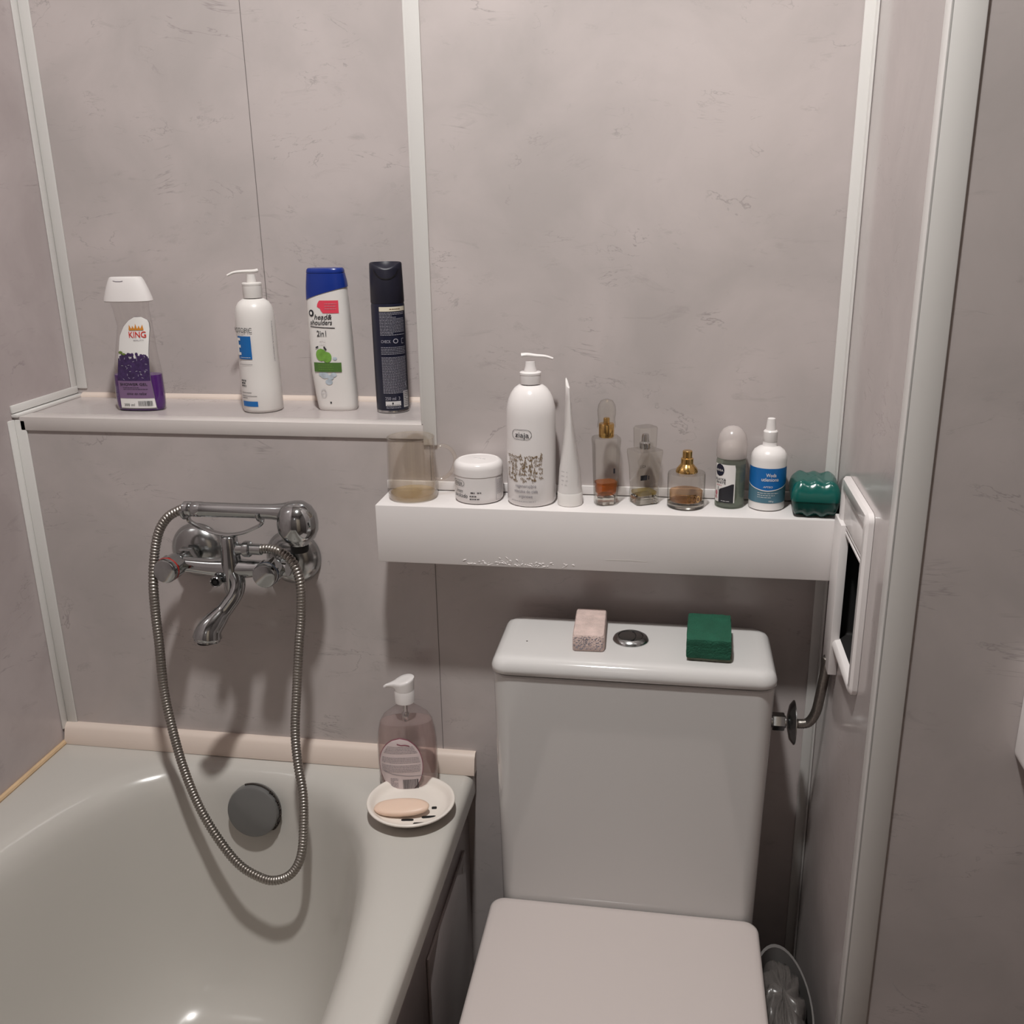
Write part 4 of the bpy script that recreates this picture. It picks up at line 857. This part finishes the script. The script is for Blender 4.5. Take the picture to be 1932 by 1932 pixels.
m_ = MB(); m_.rings(sb_rows([(.0022, .0210, .0270, .0020), (.0045, .0245, .0310, .0022), (.0095, .0272, .0340, .0012), (.015, .0288, .0358, 0), (.0215, .0298, .0368, 0), (.0225, .0300, .0370, 0)])); m_.build('box_base', M['teal_plastic'], gb, ang=60)
m_ = MB(); m_.rings(sb_rows([(.0228, .0306, .0376, 0), (.0236, .0308, .0378, 0), (.030, .0305, .0370, 0), (.0350, .0298, .0355, .0003), (.0400, .0284, .0325, .0008), (.0440, .0266, .0295, .0012), (.0465, .0240, .0265, .0014), (.0472, .018, .021, .0014), (.0472, .010, .0115, .0014), (.0472, .002, .002, .0014)])); m_.build('box_lid', M['teal_lid'], gb, ang=60)
m_ = MB(); m_.box(-.014, -.009, -.024, .024, .0, .0035); m_.box(.009, .014, -.024, .024, .0, .0035); m_.build('box_foot', M['teal_plastic'], gb)

# ------------------------------------------------------------------ on the cistern
zl = .8662
pm = thing('pumice_stone', 'pale pinkish pumice block left of the flush button', 'pumice stone', (.8920, -.0950, zl), radians(2))
m_ = MB()
rr_loft(m_, [(-.0200, .0200, -.0440, .0440, 0, .004), (-.0212, .0212, -.0452, .0452, .0015, .005), (-.0212, .0212, -.0452, .0452, .0205, .005), (-.0198, .0198, -.0438, .0438, .0228, .004)], 4); o = m_.build('stone_block', M['pumice'], pm, ang=40)
m_ = MB()
for k in range(150):
    x = random.uniform(-.0195, .0195); z = random.uniform(.002, .0215); r = random.uniform(.0004, .0011); lathe(m_, [(r, 0), (r * .6, .0002)], 6, (x, -.0452, z), 'y')
o = m_.build('pores', M['ink_grey'], pm); o['kind'] = 'stuff'
bm_sp = thing('sponge', 'dark green kitchen-type sponge on the cistern right of the flush button', 'sponge', (1.0510, -.1095, zl), radians(-2))
def rough_block(hx, hy, z0, z1, amp, nx=14, ny=20, nz=6, seed=1):
    rnd = random.Random(seed); bm = bmesh.new(); bmesh.ops.create_cube(bm, size=1)
    bmesh.ops.subdivide_edges(bm, edges=bm.edges[:], cuts=9, use_grid_fill=True)
    vs = []
    for v in bm.verts:
        x, y, z = v.co; k = 1 - .035 * (max(0, abs(x) - .42) / .08 + max(0, abs(y) - .42) / .08 + max(0, abs(z) - .4) / .1) / 2
        vs.append(((x * 2 * hx * k + rnd.uniform(-amp, amp)), (y * 2 * hy * k + rnd.uniform(-amp, amp)), max(z0, z0 + (z + .5) * (z1 - z0) + (rnd.uniform(-amp, amp) if z > -.49 else 0))))
    bm.verts.ensure_lookup_table(); fs = [tuple(v.index for v in f.verts) for f in bm.faces]; bm.free(); m = MB(); m.add(vs, fs); return m
rough_block(.0290, .0440, .0050, .0310, .0005, seed=3).build('foam', M['sponge'], bm_sp, ang=60)
o = rough_block(.0290, .0430, .0002, .0052, .0004, seed=4).build('scouring_layer', M['scourer'], bm_sp, ang=60); o.location = (.0018, .003, 0); o['label'] = 'thin greyish scouring layer underneath'

# ------------------------------------------------------------------ on the bath rim
ds = thing('soap_dispenser', 'clear pump dispenser of pinkish liquid soap on the bath rim', 'soap dispenser', (.6120, -.0570, .5802), face(.609, -.056) - .06)
dx = lerp([(0, .037), (.004, .041), (.02, .0445), (.05, .0455), (.08, .0450), (.10, .0430), (.115, .0395), (.126, .0330), (.134, .0220), (.139, .0140), (.146, .012)])
dy = lerp([(0, .023), (.004, .0255), (.045, .0270), (.09, .0250), (.115, .0210), (.128, .0165), (.136, .0130), (.146, .012)])
zz_ = [0, .0015, .004, .012, .02, .033, .045, .058, .07, .08, .09, .098, .105, .110, .115, .119, .123, .126, .129, .132, .134, .1365, .139, .146]
m_ = MB(); m_.rings([selli(0, 0, dx(z), dy(z), z, 2.3, 48) for z in zz_]); m_.build('bottle_body', M['soap_bottle'], ds)
m_ = MB(); m_.rings([selli(0, 0, dx(z) - .0012, dy(z) - .0012, z, 2.3, 48) for z in zz_ if .001 < z < .118]); m_.build('liquid_soap', M['pink_soap'], ds)
m_ = MB(); lathe(m_, [(.0038, .114), (.0060, .117), (.0066, .122), (.0058, .127), (.0036, .130), (.0034, .146)], 20); m_.build('pump_tube', M['silver'], ds)
m_ = MB(); lathe(m_, [(.0125, .1455), (.0150, .147), (.0152, .165), (.0145, .167)], 40); m_.build('collar', M['white_gloss'], ds)
m_ = MB()                                                   # sloping cap drawn out to a spout
def capring(z, s_, dz):
    out = []
    for i in range(48):
        a = 2 * pi * i / 48; r = .0155; x, y = cos(a) * r, sin(a) * r
        k = max(0, -cos(a)) ** 9; x -= .0155 * k; y *= (1 - .55 * max(0, -cos(a)) ** 3 * (1 if k > .05 else .4))
        out.append((x * s_, y * s_, z + dz * (x + .008) * 9 * s_))
    return out
m_.rings([selli(0, 0, .0148, .0148, .167, 2, 48), [(p[0] * .97, p[1] * .97, p[2]) for p in selli(0, 0, .0155, .0155, .171, 2, 48)], capring(.177, 1.0, .030), capring(.180, 1.0, .030), capring(.1815, .9, .030), capring(.1820, .5, .030)])
m_.build('spout_cap', M['white_gloss'], ds, ang=60)
dsf = s_front(dx, dy, 2.3); m_ = MB(); ellreg(m_, dsf, -.0095, .0505, .0325, .0475, .0004, 30, 14); lb = m_.build('back_label', M['plum_ink'], ds)
m_ = MB(); ellreg(m_, dsf, -.0095, .0505, .0314, .0462, .0008, 30, 14); m_.build('label_paper', M['pinkish_label'], lb)
m_ = MB(); hwf = lambda z: .0305 * sqrt(max(0, 1 - ((z - .0505) / .045) ** 2))
for k in range(17):
    z = .0835 - k * .0026
    if k in (5, 6, 11): continue
    h = hwf(z) - .002; small_print(m_, dsf, -.0095 - h, -.0095 + h, z - .0006, z + .0006, 1, .0007, .0012, gap=.1)
stroke(m_, dsf, [(-.0345, .041), (-.02, .0375), (0, .0345), (.021, .0335)], .0007, .0012); small_print(m_, dsf, -.026, -.015, .014, .031, 7, .0008, .0012); m_.build('small_print', M['ink_grey'], lb)
m_ = MB(); stroke(m_, dsf, [(-.014, .0885), (-.008, .0865), (-.002, .0868), (.004, .0850)], .0016, .0012); m_.build('red_mark', M['plum_ink'], lb)
m_ = MB(); barcode(m_, dsf, -.0080, .0150, .0120, .0285, .0012); m_.build('barcode', M['ink'], lb)
m_ = MB(); text(m_, dsf, '500 ml', -.0130, .0062, .0140, .0038, off=.0012); m_.build('volume_text', M['ink_grey'], lb)

sd = thing('soap_dish', 'round off-white slotted soap dish on the bath rim corner', 'soap dish', (.6330, -.1240, .5802), 0)
m_ = MB(); prof = [(.036, 0), (.040, .001), (.046, .008), (.058, .0155), (.0635, .0185), (.0652, .0208), (.0648, .0222), (.0632, .0228), (.0605, .0222), (.0575, .0190), (.0545, .0150), (.050, .0118), (.040, .0106), (.010, .0100)]
m_.rings([[(r * cos(a) * (1 + .0), r * sin(a) * .985, z) for a in [2 * pi * i / 64 for i in range(64)]] for r, z in prof]); m_.build('dish_body', M['dish'], sd, ang=60)
for (x, y, L, a, w_) in ((.0235, -.0395, .0200, .22, .0030), (.0330, -.0215, .0230, .22, .0030), (.0345, .0010, .0075, .2, .0032), (-.0060, .0120, .0130, .1, .0022), (.0030, -.0330, .0180, .15, .0026)):
    m_ = MB(); rr = sqrt(x * x + y * y); z = .0106 + max(0, (rr - .042)) * .16
    d = Vector((cos(a) * L / 2, sin(a) * L / 2, 0)); c = Vector((x, y, z)); sweep(m_, [c - d, c - d * .8, c + d * .8, c + d], [w_ * .5, w_, w_, w_ * .5], 10, flat=.25, up0=Vector((0, 0, 1))); m_.build('drain_slot', M['black'], sd)
so = thing('soap_bar', 'worn oval peach soap bar lying in the dish', 'soap', (.6240, -.1410, .5945), radians(5))
m_ = MB(); m_.rings([selli(0, 0, .041 * k, .0165 * k, z, 2.2, 44) for k, z in ((.55, 0), (.85, .0012), (.97, .0035), (1, .0065), (.96, .0090), (.80, .0105), (.45, .0112))])
o = m_.build('soap_body', M['soap'], so, ang=80); o.rotation_euler = (radians(8), radians(-4), 0)
